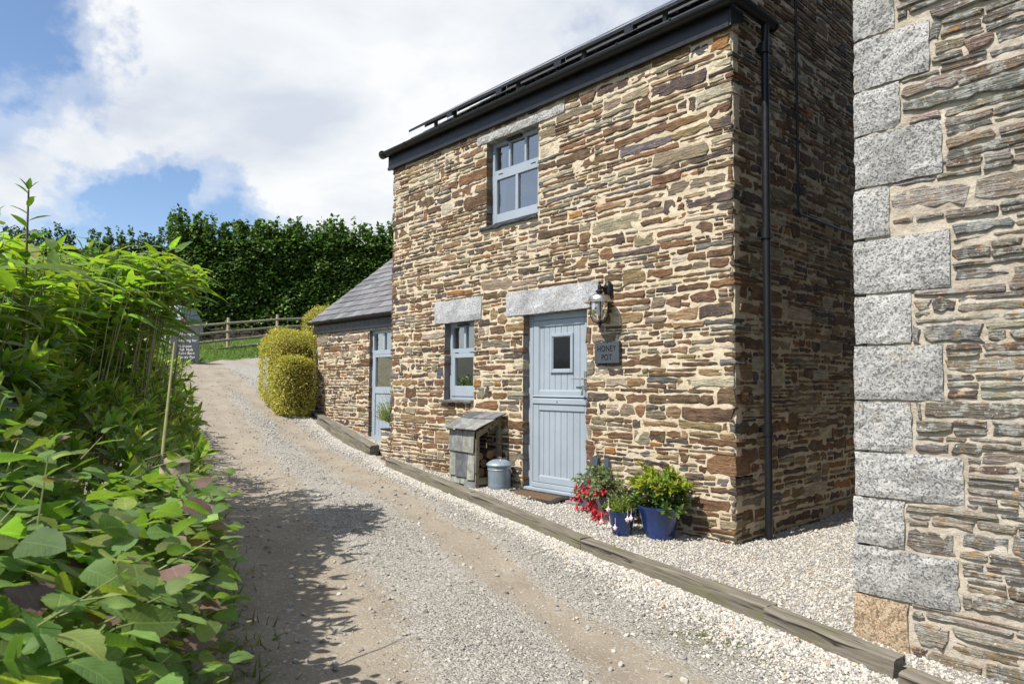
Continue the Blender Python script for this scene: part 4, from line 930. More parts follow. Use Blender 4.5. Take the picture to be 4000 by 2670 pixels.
for k in range(150):
    s_ = rg.uniform(0, n); i_ = int(s_) % n; a_ = np.array(V[n+i_]); b_ = np.array(V[2*n+i_]); p_ = a_+(b_-a_)*rg.uniform(.1, .9); th = rg.uniform(0, 6.28); rr = .014
    q.tube([(p_[0]+rr*math.cos(th+e_)*(1-e_*.15), p_[1]+rr*math.sin(th+e_)*(1-e_*.15), mz(p_[0], p_[1])+.014) for e_ in (0, .9, 1.8, 2.7)], .004, 5)
q.build('scroll_relief', 'rubber', mt, kind='stuff')
V2 = [(x, y, z+.002) for x, y, z in V[2*n:]]
MB().add(V2+[(cxm, cym, .038)], [(k, (k+1) % n, n) for k in range(n)]).build('coir_pad', 'coir', mt)

# leaning slates
def lean_slate(label, xb, wd, xt, zt, zb, yb, k):
    q = MB(); v = [(xb, yb, zb), (xb+wd, yb+.03, zb), (xt+.085, -.035, zt-.03), (xt+.05, -.03, zt), (xt+.0, -.032, zt-.02)]
    q.add(v+[(p_[0]+.012, p_[1]+.03, p_[2]+.004) for p_ in v], [(0, 1, 2, 3, 4), (9, 8, 7, 6, 5)]+[(i_, 5+i_, 5+(i_+1) % 5, (i_+1) % 5) for i_ in range(5)])
    tag(q.build('slate_slab', 'sign_slate', None), label, 'slate slab', 'slates leaning by the door')
lean_slate('pointed dark slate leaning on the door edge behind the red fuchsia', -1.80, .19, -1.66, .52, -.06, -.16, 1)
lean_slate('pointed dark slate leaning on the wall between first slate and laurel pot', -1.52, .20, -1.52, .50, -.08, -.15, 2)

# ================================================================== LEAVES
def leaf_tm(n, prof, fold=.15, droop=.2, serr=0., wave=0., seed=0):
    g = np.random.default_rng(seed); v = []; uv = []
    for k in range(n+1):
        t_ = k/n; w_ = prof(t_); z = -droop*t_*t_; e = serr*(1 if k % 2 else -1)*(0 < k < n)
        a_ = w_*(1+e+g.uniform(-.06, .06)); b_ = w_*(1+e+g.uniform(-.06, .06)); wv = wave*math.sin(t_*9+seed)
        v += [(-a_, t_+e*.06, z+fold*a_+wv), (0, t_, z), (b_, t_+e*.06, z+fold*b_-wv)]; uv += [(.5-.5*min(1, w_/.3), t_), (.5, t_), (.5+.5*min(1, w_/.3), t_)]
    f_ = []
    for k in range(n): f_ += [(3*k, 3*k+1, 3*k+4, 3*k+3), (3*k+1, 3*k+2, 3*k+5, 3*k+4)]
    return np.array(v), np.array(f_), np.array(uv)
hz = lambda t_: .43*(math.sin(math.pi*min(1, t_**.75*1.0))**.62)*(1-.25*t_)+.012
la = lambda t_: .16*math.sin(math.pi*t_**.9)**.8+.006
ba = lambda t_: .125*(math.sin(math.pi*min(1, t_**.55))**.8)+.004
sm = lambda t_: .24*math.sin(math.pi*t_)**.9+.01
HZ = [leaf_tm(11, hz, .10+.05*k, .10+.08*k, .055, .022, k) for k in range(4)]; LA = [leaf_tm(5, la, .32, .16, 0, 0, k) for k in range(3)]
BA = [leaf_tm(6, ba, .22, d_, 0, 0, k) for k, d_ in enumerate((.12, .3, .55))]; SM = [leaf_tm(3, sm, .2, .15, 0, 0, k) for k in range(2)]
TL = [leaf_tm(2, lambda t_: .38*math.sin(math.pi*t_)**.8+.01, .2, .15, 0, 0, k) for k in range(2)]
def basis(d, nrm):
    d = d/np.linalg.norm(d, axis=1, keepdims=True); x = np.cross(d, nrm); ln = np.linalg.norm(x, axis=1, keepdims=True); x = x/np.maximum(ln, 1e-6); z = np.cross(x, d)
    return np.stack([x, d, z], -1)      # columns
def scatter(name, T_, pos, B, sc, col, m, parent=None, kind='stuff', seed=0):
    g = np.random.default_rng(seed); pick_ = g.integers(0, len(T_), len(pos)); Vs, Fs, Us, Cs = [], [], [], []; off = 0; o3 = org(parent)
    for k, (v, f_, uv) in enumerate(T_):
        s_ = pick_ == k; n_ = int(s_.sum())
        if not n_: continue
        P3 = np.einsum('nij,vj->nvi', B[s_], v)*sc[s_][:, None, None]+pos[s_][:, None, :]-o3
        Vs.append(P3.reshape(-1, 3)); Fs.append((f_[None]+(np.arange(n_)*len(v))[:, None, None]+off).reshape(-1, 4)); Us.append(np.tile(uv, (n_, 1))); Cs.append(np.repeat(col[s_], len(v), 0)); off += n_*len(v)
    me = np_mesh(name, np.concatenate(Vs), np.concatenate(Fs), None, np.concatenate(Cs), np.concatenate(Us))
    me.polygons.foreach_set('use_smooth', [True]*len(me.polygons))
    return link(name, me, parent, m, kind)
def leaves(T_, pos, B, sc, col, m, parent, limit=300, seed=0, stuff='foliage'):
    """nearest leaves as single objects that share mesh data, the rest joined"""
    o3 = org(parent); d2 = ((pos-np.array(CAM))**2).sum(1)
    fwd = (pos-np.array(CAM))@np.array(f); rt = (pos-np.array(CAM))@np.array(r2); upc = (pos-np.array(CAM))@np.array(u2)
    inv = (fwd > .3) & (abs(rt/fwd) < .77) & (upc/fwd < .52) & (upc/fwd > -.5)
    s_ = sc**2/d2*np.where(inv, 1, .001); o = np.argsort(-s_); near, far = o[:limit], o[limit:]
    pal_ = {}; g = np.random.default_rng(seed)
    cq = np.round(col/.04).astype(int)
    for k in near:
        ti = int(g.integers(0, len(T_))); key = (ti, *np.clip(cq[k], 0, 30)//2)
        if key not in pal_:
            v, f_, uv = T_[ti]; pal_[key] = np_mesh('leaf', v, f_, None, np.repeat(col[k][None], len(v), 0), uv); pal_[key].materials.append(M[m])
            pal_[key].polygons.foreach_set('use_smooth', [True]*len(f_))
        ob_ = bpy.data.objects.new('leaf', pal_[key]); C.objects.link(ob_); ob_.parent = parent
        b_ = B[k]*sc[k]; p_ = pos[k]-o3
        ob_.matrix_local = Matrix([[b_[0, 0], b_[0, 1], b_[0, 2], p_[0]], [b_[1, 0], b_[1, 1], b_[1, 2], p_[1]], [b_[2, 0], b_[2, 1], b_[2, 2], p_[2]], [0, 0, 0, 1]])
    if len(far): scatter(stuff, T_, pos[far], B[far], sc[far], col[far], m, parent, seed=seed)
def cols(n, base, var, g, alt=(), pa=()):
    c = np.array(base)*(1+g.normal(0, var, (n, 1)))*(1+g.normal(0, var*.35, (n, 3)))
    for a_, p_ in zip(alt, pa):
        s_ = g.random(n) < p_; c[s_] = np.array(a_)*(1+g.normal(0, var, (int(s_.sum()), 1)))
    return np.clip(c, .003, .9)
nrm = lambda v: v/np.maximum(np.linalg.norm(v, axis=-1, keepdims=True), 1e-6)
yf = lambda X: -4.28-.28*X
CAMP = np.array(CAM)
# ---- hazel
g = np.random.default_rng(101)
hs_ = thing('hazel_shrub', 'near hazel shrub with broad toothed leaves and some purple young leaves by the drive', 'shrub', (.6, -5.0, -.2))
P_, D_, Nn, S_ = [], [], [], []; stems = MB()
nsh = 470
hf = lambda X: np.minimum(yf(X)-.34, -5.62+.4207*(3.185-X)-.25)
for k in range(nsh):
    X = g.uniform(-.75, 2.0)
    if g.random() < .55:
        z = g.uniform(-.02, .98) - (.25 if X < 0 else 0); tip = np.array([X, hf(X)+g.normal(0, .05)+.06*math.sin(z*3), z]); out = np.array([g.normal(0, .35), .9, g.uniform(-.1, .5)])
    else:
        dy = g.uniform(.25, 1.9); tip = np.array([X, hf(X)-dy, 1.02+g.normal(0, .06)-(.3 if X < .15 else 0)-.04*(dy > 1)]); out = np.array([g.normal(0, .5), .35+g.normal(0, .4), .6])
    if np.linalg.norm(tip-CAMP) < 1.05: continue
    out = out/np.linalg.norm(out); Ln = g.uniform(.35, .6); base = tip-out*Ln+np.array([0, 0, -.12]); mid = (tip+base)/2+np.array([0, 0, .05])
    if k % 2 == 0: stems.tube([mid*.6+tip*.4, mid*.25+tip*.75, tip], [.0022, .0018, .0012], 5)
    nl = int(g.integers(6, 10)); sd = nrm(np.cross(out, [0, 0, 1.]))
    for j_ in range(nl):
        t_ = 1-j_/nl*.95; p_ = base*(1-t_)**2+2*mid*t_*(1-t_)+tip*t_**2
        s_ = 1 if j_ % 2 else -1
        d_ = nrm(sd*s_*g.uniform(.5, 1.)+out*g.uniform(.25, .7)+np.array([0, 0, g.uniform(-.35, .12)])+g.normal(0, .15, 3)) if j_ else nrm(out+g.normal(0, .2, 3))
        P_.append(p_+d_*.02); D_.append(d_); Nn.append(nrm(np.array([0, -.25, 1.])+out*.35+g.normal(0, .45, 3))); S_.append(g.uniform(.06, .105)*(.6 if j_ == 0 else 1))
P_ = np.array(P_); D_ = np.array(D_); Nn = np.array(Nn); S_ = np.array(S_)
ok = np.linalg.norm(P_-CAMP, axis=1) > .95; P_, D_, Nn, S_ = P_[ok], D_[ok], Nn[ok], S_[ok]
cl = cols(len(P_), (.135, .21, .055), .22, g, [(.20, .25, .06), (.085, .15, .045), (.19, .12, .105)], [.16, .2, .065])
leaves(HZ, P_, basis(D_, Nn), S_, cl, 'hazel_leaf', hs_, seed=1)
stems.build('twigs', 'stem_green', hs_, kind='stuff')
for k in range(5):
    b0 = np.array([-.3+.5*k, hf(-.3+.5*k)-.7, -.2]); MB().tube([b0, b0+[.03, .1, .5], b0+[.02, .25, 1.0]], [.018, .013, .008], 6).build('stem', 'stem_wood', hs_)
# inner leaves in shade
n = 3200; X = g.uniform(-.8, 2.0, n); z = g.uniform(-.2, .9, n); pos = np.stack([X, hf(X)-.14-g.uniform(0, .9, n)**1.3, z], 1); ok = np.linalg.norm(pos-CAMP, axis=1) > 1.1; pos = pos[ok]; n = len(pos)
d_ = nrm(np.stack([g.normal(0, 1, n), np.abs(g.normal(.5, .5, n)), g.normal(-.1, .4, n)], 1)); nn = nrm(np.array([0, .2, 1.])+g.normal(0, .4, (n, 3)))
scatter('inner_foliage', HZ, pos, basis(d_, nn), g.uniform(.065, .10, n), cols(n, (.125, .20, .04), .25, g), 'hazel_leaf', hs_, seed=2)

# ---- laurels (rosettes of glossy leaves)
def rosettes(tips, dirs, g, ln=(.07, .13), per=(7, 12)):
    P_, D_, Nn, S_, A_ = [], [], [], [], []
    for t_, o_ in zip(tips, dirs):
        o_ = o_/np.linalg.norm(o_); a = np.cross(o_, [.3, .5, .8]); a /= np.linalg.norm(a); b_ = np.cross(o_, a); n_ = int(g.integers(*per)); L_ = g.uniform(*ln)
        for j_ in range(n_):
            ang = j_*2.4+g.normal(0, .25); el_ = .25+1.0*(j_/n_); rad = a*math.cos(ang)+b_*math.sin(ang)
            d_ = rad*math.sin(el_)+o_*math.cos(el_); d_ = d_+np.array([0, 0, -.12]); n2_ = o_*math.sin(el_)-rad*math.cos(el_)*.8+np.array([0, 0, .3])
            P_.append(t_-o_*.10*(j_/n_)); D_.append(d_); Nn.append(n2_/np.linalg.norm(n2_)); S_.append(L_*g.uniform(.75, 1.1)*(.6+.4*min(1, j_/3))); A_.append(j_/n_)
    return np.array(P_), np.array(D_), np.array(Nn), np.array(S_), np.array(A_)
def laurel(name, label, cat, loc, tips, dirs, g, base, young, seed, ln=(.07, .13), limit=300):
    th = thing(name, label, cat, loc); P_, D_, Nn, S_, A_ = rosettes(tips, dirs, g, ln)
    c_ = cols(len(P_), base, .25, g); y_ = g.random(len(tips)) < .35; yi = np.repeat(y_, 1)
    c_ = np.where((A_ < .35)[:, None], cols(len(P_), young, .2, g), c_)
    leaves(LA, P_, basis(D_, Nn), S_, c_, 'laurel_leaf', th, limit, seed)
    q = MB()
    for t_, o_ in list(zip(tips, dirs))[:260]:
        o_ = o_/np.linalg.norm(o_); q.tube([t_-o_*.32+np.array([0, -.03, -.1]), t_-o_*.12, t_], [.006, .005, .003], 5)
    q.build('twigs', 'stem_wood', th, kind='stuff'); return th
n = 520; X = -.5-5.2*g.random(n)**.85; tz = .93+.125*(-X-.6); fr_ = g.random(n) < .55
tips = np.stack([X, np.where(fr_, yf(X)-.36+g.normal(0, .08, n), yf(X)-g.uniform(.45, 1.2, n)), np.where(fr_, road_z(X)+.12+g.random(n)*(tz-road_z(X)-.1), tz+g.normal(0, .07, n))], 1)
dirs = np.stack([g.normal(.15, .35, n), np.where(fr_, .8, .25)+g.normal(0, .25, n), np.where(fr_, .55, 1.)+g.normal(0, .2, n)], 1)
laurel('cherry_laurel', 'low glossy green laurel bush along the drive beyond the hazel', 'shrub', (-2.8, -3.8, 0), tips, dirs, g, (.12, .21, .035), (.25, .33, .05), 11, ln=(.085, .14))
n = 420; X = -5.5-3.6*g.random(n); tz = 1.12+.06*(-X-5.5); fr_ = g.random(n) < .7
tips = np.stack([X, np.where(fr_, yf(X)-.45+g.normal(0, .1, n), yf(X)-g.uniform(.3, 1.3, n)), np.where(fr_, road_z(X)+.1+g.random(n)*(tz-road_z(X)-.1), tz+g.normal(0, .12, n))], 1)
dirs = np.stack([g.normal(.25, .35, n), np.where(fr_, .8, .25)+g.normal(0, .25, n), np.where(fr_, .5, 1.)+g.normal(0, .2, n)], 1)
laurel('cherry_laurel', 'farther dark laurel bush between the bamboo and the grey name board', 'shrub', (-7.2, -2.6, .2), tips, dirs, g, (.07, .13, .024), (.14, .21, .035), 12, limit=120)
# tall dark laurel behind and under the bamboo
n = 1250; X = .6-4.85*g.random(n)**.9; tz = 1.30+.19*np.clip(-X, -1, 6); z = .5+g.random(n)**.8*(tz-.5)
tips = np.stack([X, yf(X)-.85-.15*(X>-2.5)-g.random(n)**1.5*.9, z], 1); tips = tips[np.linalg.norm(tips-CAMP, axis=1) > 2.2]; n = len(tips)
xe = -2.5-2.1*g.random(300); tips = np.concatenate([tips, np.stack([xe, -3.50-.47*(xe+4.4)-.25*g.random(300), .75+1.55*g.random(300)], 1)]); n = len(tips)
dirs = np.stack([g.normal(.3, .4, n), .6+g.normal(0, .3, n), .6+g.normal(0, .3, n)], 1)
laurel('laurel_thicket', 'tall shady laurel thicket filling the space beneath the bamboo tops', 'shrub', (-2.6, -4.6, 0), tips, dirs, g, (.10, .185, .03), (.21, .29, .045), 13, ln=(.10, .16), limit=300)
# tall shoots at left
th = thing('laurel_shoot', 'tall upright laurel shoots rising against the sky at the left edge', 'shrub', (-1.05, -5.13, 0))
P_, D_, Nn, S_ = [], [], [], []
for k, (bx_, by_, zt) in enumerate(((-1.05, -5.12, 2.24), (-1.0, -5.26, 2.08), (-1.25, -5.22, 1.96), (-.7, -5.4, 2.0))):
    MB().tube([(bx_, by_+.03, .0), (bx_+.02, by_, 1.2), (bx_, by_, zt)], [.014, .009, .004], 6).build('stem', 'stem_wood', th)
    z = 1.45; ang = k
    while z < zt:
        ang += 2.4; P_.append((bx_, by_, z)); e_ = (zt-z)/.7
        D_.append((math.cos(ang), math.sin(ang), .5+1.2*max(0, .35-e_))); Nn.append((-math.cos(ang)*.5, -math.sin(ang)*.5, 1)); S_.append(.125*(.55+.6*min(1, e_*2.5))); z += .035
    for j_ in range(4): P_.append((bx_, by_, zt)); D_.append((math.cos(j_*1.6), math.sin(j_*1.6), 1.8)); Nn.append((-math.cos(j_*1.6), -math.sin(j_*1.6), .5)); S_.append(.07)
P_, D_, Nn, S_ = map(np.array, (P_, D_, Nn, S_)); cc_ = cols(len(P_), (.075, .14, .025), .25, g)
leaves(LA, P_, basis(nrm(D_), nrm(Nn)), S_, cc_, 'laurel_leaf', th, 300, 14)

# ---- bamboo
bm_ = thing('bamboo_clump', 'tall yellow green bamboo with long leaves spreading over the laurels', 'bamboo', (-1.8, -4.6, 0))
P_, D_, Nn, S_ = [], [], [], []; cu_ = MB()
nc = 185
for k in range(nc):
    X = 1.0-4.5*g.random()**.85; back = 1.15-.22*min(4, max(0, -X)); Y = yf(X)-back-g.uniform(-.12, .75); back += .38*min(1, max(0, (3.2+X)/1.5)); Y = yf(X)-back-g.uniform(-.12, .75); zt = 1.60+.20*max(-.2, -X)+g.normal(0, .07)
    base = np.array([X+g.normal(0, .08), Y-.1, road_z(X)]); lean = np.array([g.normal(0, .1), g.uniform(0, .22), 0]); top = np.array([X, Y, zt])+lean
    if np.linalg.norm((top-CAMP)) < 2.3: continue
    md = (base+top)/2+np.array([g.normal(0, .03), -.05, 0]); pts_ = [base*(1-t_)**2+2*md*t_*(1-t_)+top*t_**2 for t_ in np.linspace(0, 1, 6)]
    MB().tube(pts_, [.006, .0055, .005, .0045, .004, .002], 6).build('culm', 'cane', bm_) if k < 50 else cu_.tube(pts_, [.004, .004, .004, .0035, .003, .002], 5)
    for j_ in range(int(g.integers(10, 15))):
        t_ = 1-g.random()**1.6*.24; p_ = base*(1-t_)**2+2*md*t_*(1-t_)+top*t_**2+g.normal(0, .03, 3); ang = g.uniform(0, 6.28); L_ = g.uniform(.15, .27)
        d_ = nrm(np.array([math.cos(ang), math.sin(ang), g.uniform(-.05, .35)+(.9 if j_ == 0 else 0)])); P_.append(p_+d_*.05); D_.append(d_); Nn.append(nrm(np.array([0, -.2, 1])+g.normal(0, .25, 3))); S_.append(L_)
P_, D_, Nn, S_ = map(np.array, (P_, D_, Nn, S_))
leaves(BA, P_, basis(D_, Nn), S_, cols(len(P_), (.17, .26, .042), .22, g, [(.13, .21, .035), (.30, .27, .06)], [.25, .04]), 'bamboo_leaf', bm_, 300, 15)
if cu_.v: cu_.build('thin_culms', 'cane', bm_, kind='stuff')
# a single pale cane in front
q = MB().tube([(-.10, -4.74, .55), (-.20, -4.68, 1.0), (-.29, -4.62, 1.45)], [.0085, .007, .005], 8).build('garden_cane', 'cane', None, smooth=True); tag(q, 'single pale upright cane in front of the round post', 'cane')
# round post
ps = thing('wooden_post', 'short round wooden post with weathered conical top among the leaves', 'post', (-.10, -4.66, -.1))
MB().lathe([(.062, -.12), (.062, .90), (.058, .905)], -.10, -4.66, 18).build('shaft', 'fence_wood', ps, smooth=True); MB().lathe([(.066, .895), (.066, .905), (.0, .945)], -.10, -4.66, 18).build('post_top', 'store_wood', ps)

# ---- far hedge: leafy wall behind the fence
def hedge(name, label, A, B_, th_, zb, zt, n, ln, base, seed, loc, shoots=80, m='tree_leaf', alt=(), pa=()):
    g = np.random.default_rng(seed); t = thing(name, label, 'hedge', loc); A, B_ = np.array(A, float), np.array(B_, float); d = B_-A; Ln = np.linalg.norm(d); d /= Ln; nv = np.array([d[1], -d[0]]); nv = nv if nv@(CAMP[:2]-A) > 0 else -nv
    w1, w2 = SN(1.1, seed=seed+1), SN(3.2, seed=seed+2)
    def shell(n_):
        s_ = g.random(n_)*Ln; h_ = g.random(n_)**.75; top = g.random(n_) < .30
        H = zt-.25+.18*w1(s_, 0*s_)+.10*w2(s_, 0*s_)
        endf = np.clip(np.minimum(s_, Ln-s_)/.9, 0, 1)**.5; H = zb+(H-zb)*(.78+.22*endf)
        z = np.where(top, H, zb+h_*(H-zb)); off = np.where(top, -g.random(n_)*th_, 0)+.22*w1(s_, z*1.3)+.15*w2(s_, z)-.35*np.clip(1-endf, 0, 1)-.25*np.clip((z-zb)/(H-zb)-.8, 0, 1)
        return s_, z, off, top
    s_, z, off, top = shell(n); off = off-np.abs(g.normal(0, .22, n))-np.where(g.random(n) < .25, g.random(n)*th_*.8, 0)+.25*np.maximum(0, SN(5, seed=seed+3)(s_, z*1.2))
    pos = np.stack([A[0]+d[0]*s_+nv[0]*off, A[1]+d[1]*s_+nv[1]*off, z], 1)
    dd = nrm(np.stack([nv[0]*.6+g.normal(0, .6, n), nv[1]*.6+g.normal(0, .6, n), g.normal(-.15, .4, n)], 1)); nn = nrm(np.stack([nv[0]*.45+g.normal(0, .35, n), nv[1]*.45+g.normal(0, .35, n), np.ones(n)], 1))
    P0, B0, S0 = [pos], [basis(dd, nn)], [g.uniform(*ln, n)]
    for k in range(shoots):
        q_ = shell(1); s0 = q_[0][0]; H = zt-.25+.18*w1(s0, 0)+.1*w2(s0, 0); hh = g.uniform(.3, 1.15); m_ = 34; t_ = g.random(m_)**.9; o_ = -g.random()*th_*.7
        p_ = np.stack([A[0]+d[0]*s0+nv[0]*o_+g.normal(0, .09*(1.15-t_), m_), A[1]+d[1]*s0+nv[1]*o_+g.normal(0, .09*(1.15-t_), m_), H-.2+t_*(hh+.2)], 1)
        d2_ = nrm(g.normal(0, 1, (m_, 3))+np.array([0, 0, .3])); P0.append(p_); B0.append(basis(d2_, nrm(np.array([0, -.2, 1.])+g.normal(0, .5, (m_, 3))))); S0.append(g.uniform(ln[0], ln[1], m_))
    pos = np.concatenate(P0); Bm = np.concatenate(B0); sc = np.concatenate(S0)
    scatter('foliage', TL, pos, Bm, sc, cols(len(pos), base, .3, g, alt, pa), m, t, seed=seed)
    ns, nz = int(Ln*3), 14; V = []; F = []      # solid core, shade between the leaves painted into its dark colour
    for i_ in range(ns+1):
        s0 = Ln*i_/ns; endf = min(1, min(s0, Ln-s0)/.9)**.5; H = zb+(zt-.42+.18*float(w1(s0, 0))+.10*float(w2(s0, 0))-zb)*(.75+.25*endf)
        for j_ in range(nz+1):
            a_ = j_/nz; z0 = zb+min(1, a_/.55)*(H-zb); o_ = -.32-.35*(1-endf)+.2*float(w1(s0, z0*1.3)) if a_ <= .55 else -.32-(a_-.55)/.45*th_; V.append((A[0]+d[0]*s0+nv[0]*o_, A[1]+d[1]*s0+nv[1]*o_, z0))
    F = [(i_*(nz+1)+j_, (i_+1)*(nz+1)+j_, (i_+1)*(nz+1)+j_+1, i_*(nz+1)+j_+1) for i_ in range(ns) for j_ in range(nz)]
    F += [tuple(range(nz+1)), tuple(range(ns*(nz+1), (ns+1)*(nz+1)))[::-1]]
    MB().add(V, F, (.012, .02, .006)).build('dark_core', 'hedge_core', t); return t
hedge('tall_hedge', 'tall dark green leafy hedge behind the post and rail fence', (-27.2, 2.6), (-21.2, 13.5), 1.6, 2.7, 7.75, 52000, (.12, .21), (.058, .115, .019), 201, (-24, 8, 2.7), 330, alt=[(.12, .19, .035), (.03, .06, .012)], pa=[.25, .25])
hedge('distant_hedge', 'more distant rounded hedge top showing above the bamboo at left', (-39.5, -3.2), (-33.0, 4.6), 2.0, 3.3, 8.35, 9000, (.12, .2), (.05, .095, .02), 203, (-36, 1, 3.3), 110)
# ---- golden clipped shrubs
def golden(label, c, rad, h, n, seed):
    g = np.random.default_rng(seed); t = thing('golden_hedge', label, 'clipped shrub', (c[0], c[1], c[2]), 'clipped golden shrubs by the annexe'); cc_ = np.array(c)+[0, 0, h/2]
    q_ = g.uniform(-1, 1, (n, 3)); ax_ = g.integers(0, 3, n); q_[np.arange(n), ax_] = np.sign(q_[np.arange(n), ax_]); q_ = q_/(np.abs(q_)**4.).sum(1, keepdims=True)**.25; d_ = nrm(np.sign(q_)*np.abs(q_)**2); e_ = q_*np.array([rad, rad, h/2]); w = SN(4.5, seed=seed); k_ = 1+.07*w(d_[:, 0]*1.+d_[:, 2], d_[:, 1]+d_[:, 2])-np.abs(g.normal(0, .075, n))
    pos = cc_+e_*k_[:, None]; sel = g.random(n) < .16; pos[sel] += d_[sel]*g.uniform(.0, .075, (int(sel.sum()), 1))
    low = np.clip((pos[:, 2]-c[2])/h, 0, 1)
    c1 = cols(n, (.345, .305, .07), .22, g, [(.20, .22, .05), (.45, .40, .12)], [.25, .2])
    scatter('foliage', SM, pos, basis(nrm(d_+g.normal(0, .6, (n, 3))), nrm(d_*.6+np.array([0, 0, .7])+g.normal(0, .4, (n, 3)))), g.uniform(.026, .05, n), c1, 'gold_leaf', t, seed=seed)
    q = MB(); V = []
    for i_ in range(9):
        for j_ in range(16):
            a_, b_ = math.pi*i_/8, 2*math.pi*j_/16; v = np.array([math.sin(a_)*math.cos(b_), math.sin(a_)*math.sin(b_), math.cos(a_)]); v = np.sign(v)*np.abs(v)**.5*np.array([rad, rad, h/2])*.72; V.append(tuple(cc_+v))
    q.add(V, [(i_*16+j_, (i_+1)*16+j_, (i_+1)*16+(j_+1) % 16, i_*16+(j_+1) % 16) for i_ in range(8) for j_ in range(16)], (.10, .08, .02)); q.build('dark_core', 'hedge_core', t, smooth=True)  # solid core in place of inner leaves, darker than the foliage
golden('largest clipped golden shrub beside the annexe left corner', (-10.58, .64, .78), .56, 1.60, 17000, 301)
golden('lower golden shrub bulging in front of the largest golden shrub', (-10.06, .46, .62), .38, 1.22, 12000, 302)
golden('golden shrub on the bank behind, topped above the annexe gutter', (-12.5, 2.5, 1.9), .55, 1.3, 9000, 303)

# ================================================================== FAR SIDE: fence, bank, board, car
fe = thing('rail_fence', 'weathered post and four rail wooden fence in front of the tall hedge', 'fence', (-20.75, 2.98, 2.4))
PP = [(-19.97, .93, 2.06), (-20.75, 2.98, 2.39), (-21.54, 5.06, 2.72), (-22.35, 7.15, 2.98), (-23.1, 9.2, 3.2)]
for p_ in PP: MB().lathe([(.058, p_[2]-.2), (.056, p_[2]+1.14), (.05, p_[2]+1.15), (0, p_[2]+1.15)], p_[0], p_[1], 14).build('post', 'fence_wood', fe, smooth=True)
for a_, b_ in zip(PP[:-1], PP[1:]):
    dv = nrm(np.array([b_[0]-a_[0], b_[1]-a_[1]])); nv = np.array([dv[1], -dv[0]]); nv = nv if nv[0] > 0 else -nv; off = nv*.07
    for h in (.12, .395, .68, .965):
        MB().tube([(a_[0]+off[0], a_[1]+off[1], a_[2]+h), ((a_[0]+b_[0])/2+off[0], (a_[1]+b_[1])/2+off[1], (a_[2]+b_[2])/2+h-.008), (b_[0]+off[0], b_[1]+off[1], b_[2]+h)], .045, 10).build('rail', 'fence_wood', fe, smooth=True)
bw = thing('stone_bank', 'low dark stone bank under the tall hedge, shade painted into its colour', 'bank', (-24, 7, 2.6))
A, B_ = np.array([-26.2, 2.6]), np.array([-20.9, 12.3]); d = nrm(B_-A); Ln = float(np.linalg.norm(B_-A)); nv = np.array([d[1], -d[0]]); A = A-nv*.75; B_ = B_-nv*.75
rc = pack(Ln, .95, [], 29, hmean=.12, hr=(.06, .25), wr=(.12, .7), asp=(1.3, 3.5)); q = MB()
for V, F, c_, ct, ar_ in wall_stones([(a_, b_, c_, d__) for a_, b_, c_, d__ in rc], (A[0], A[1], 2.55), (d[0], d[1], 0), (nv[0], nv[1], 0), 'barn', 39, [], (-9, -9)): V[:, 2] += .05*(V[:, 1]-2.6); q.add(V, F, tuple(c_*.3))  # stone colours darkened to paint in the shade under the hedge
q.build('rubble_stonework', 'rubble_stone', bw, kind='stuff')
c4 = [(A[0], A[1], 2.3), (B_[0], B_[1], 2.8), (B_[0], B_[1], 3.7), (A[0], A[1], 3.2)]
MB().add(c4+[(x-.8, y+.4, z) for x, y, z in c4], [(0, 1, 2, 3), (3, 2, 6, 7)]).build('earth', 'shade_painted_earth', bw)
# name board
bo = thing('name_board', 'dark grey board with white lettering at the fence behind the laurel', 'sign board', (-17.3, .55, 1.8))
rv = Vector((.62, .78, 0)); fwd_ = Vector((rv.y, -rv.x, 0)); c0 = Vector((-17.04, .843, 0)); Wb = .74
v = [c0-rv*Wb, c0, c0-fwd_*.03, c0-rv*Wb-fwd_*.03]
MB().hexa([(p_.x, p_.y, 1.84) for p_ in v]+[(p_.x, p_.y, 2.86) for p_ in v]).build('board', 'board_grey', bo)
for k in (.12, .62):
    p_ = c0-rv*k-fwd_*.055; MB().box(p_.x-.025, p_.x+.025, p_.y-.025, p_.y+.025, 1.6, 2.8).build('leg', 'fence_wood', bo)
az = math.atan2(rv.y, rv.x)
for bd, z in (('Walking h', 2.63), ('Looking for:', 2.45), ('Rainbow', 2.29), ('Hob Nob', 2.19), ('Spice Barn', 2.09), ('Honey Pot', 1.98)):
    p_ = c0-rv*.56+fwd_*.004; text(bd, .105, (p_.x+17.3, p_.y-.55, z-1.8), bo, 'white_paint', rot=(R(90), 0, az), align='LEFT', sx=.92)
# car
ca = thing('parked_car', 'pale silver car parked beyond the fence, mostly behind bamboo', 'car', (-26.0, 2.4, 2.85))
cr_ = Vector((.66, .75, 0)); cf = Vector((.75, -.66, 0)); c0 = Vector((-25.15, 3.25, 2.82))
prof = [(0, .42), (.02, .75), (.06, .95), (.14, 1.15), (.3, 1.42), (.55, 1.52), (1.4, 1.55), (2.0, 1.50), (2.7, 1.02), (3.7, .9), (3.95, .7), (3.98, .35), (3.2, .25), (.2, .25)]
q = MB(); V = []
for s_ in (0, 1):
    for x, z in prof:
        ins = .10*max(0, (z-.95)/.6); y = (-.82+ins) if s_ else (.82-ins); p_ = c0-cr_*x+cf*y; V.append((p_.x, p_.y, c0.z+z))
n = len(prof); q.add(V, [tuple(range(n)), tuple(range(n, 2*n))[::-1]]+[(k, n+k, n+(k+1) % n, (k+1) % n) for k in range(n)]); cb = q.build('body', 'car_paint', ca)
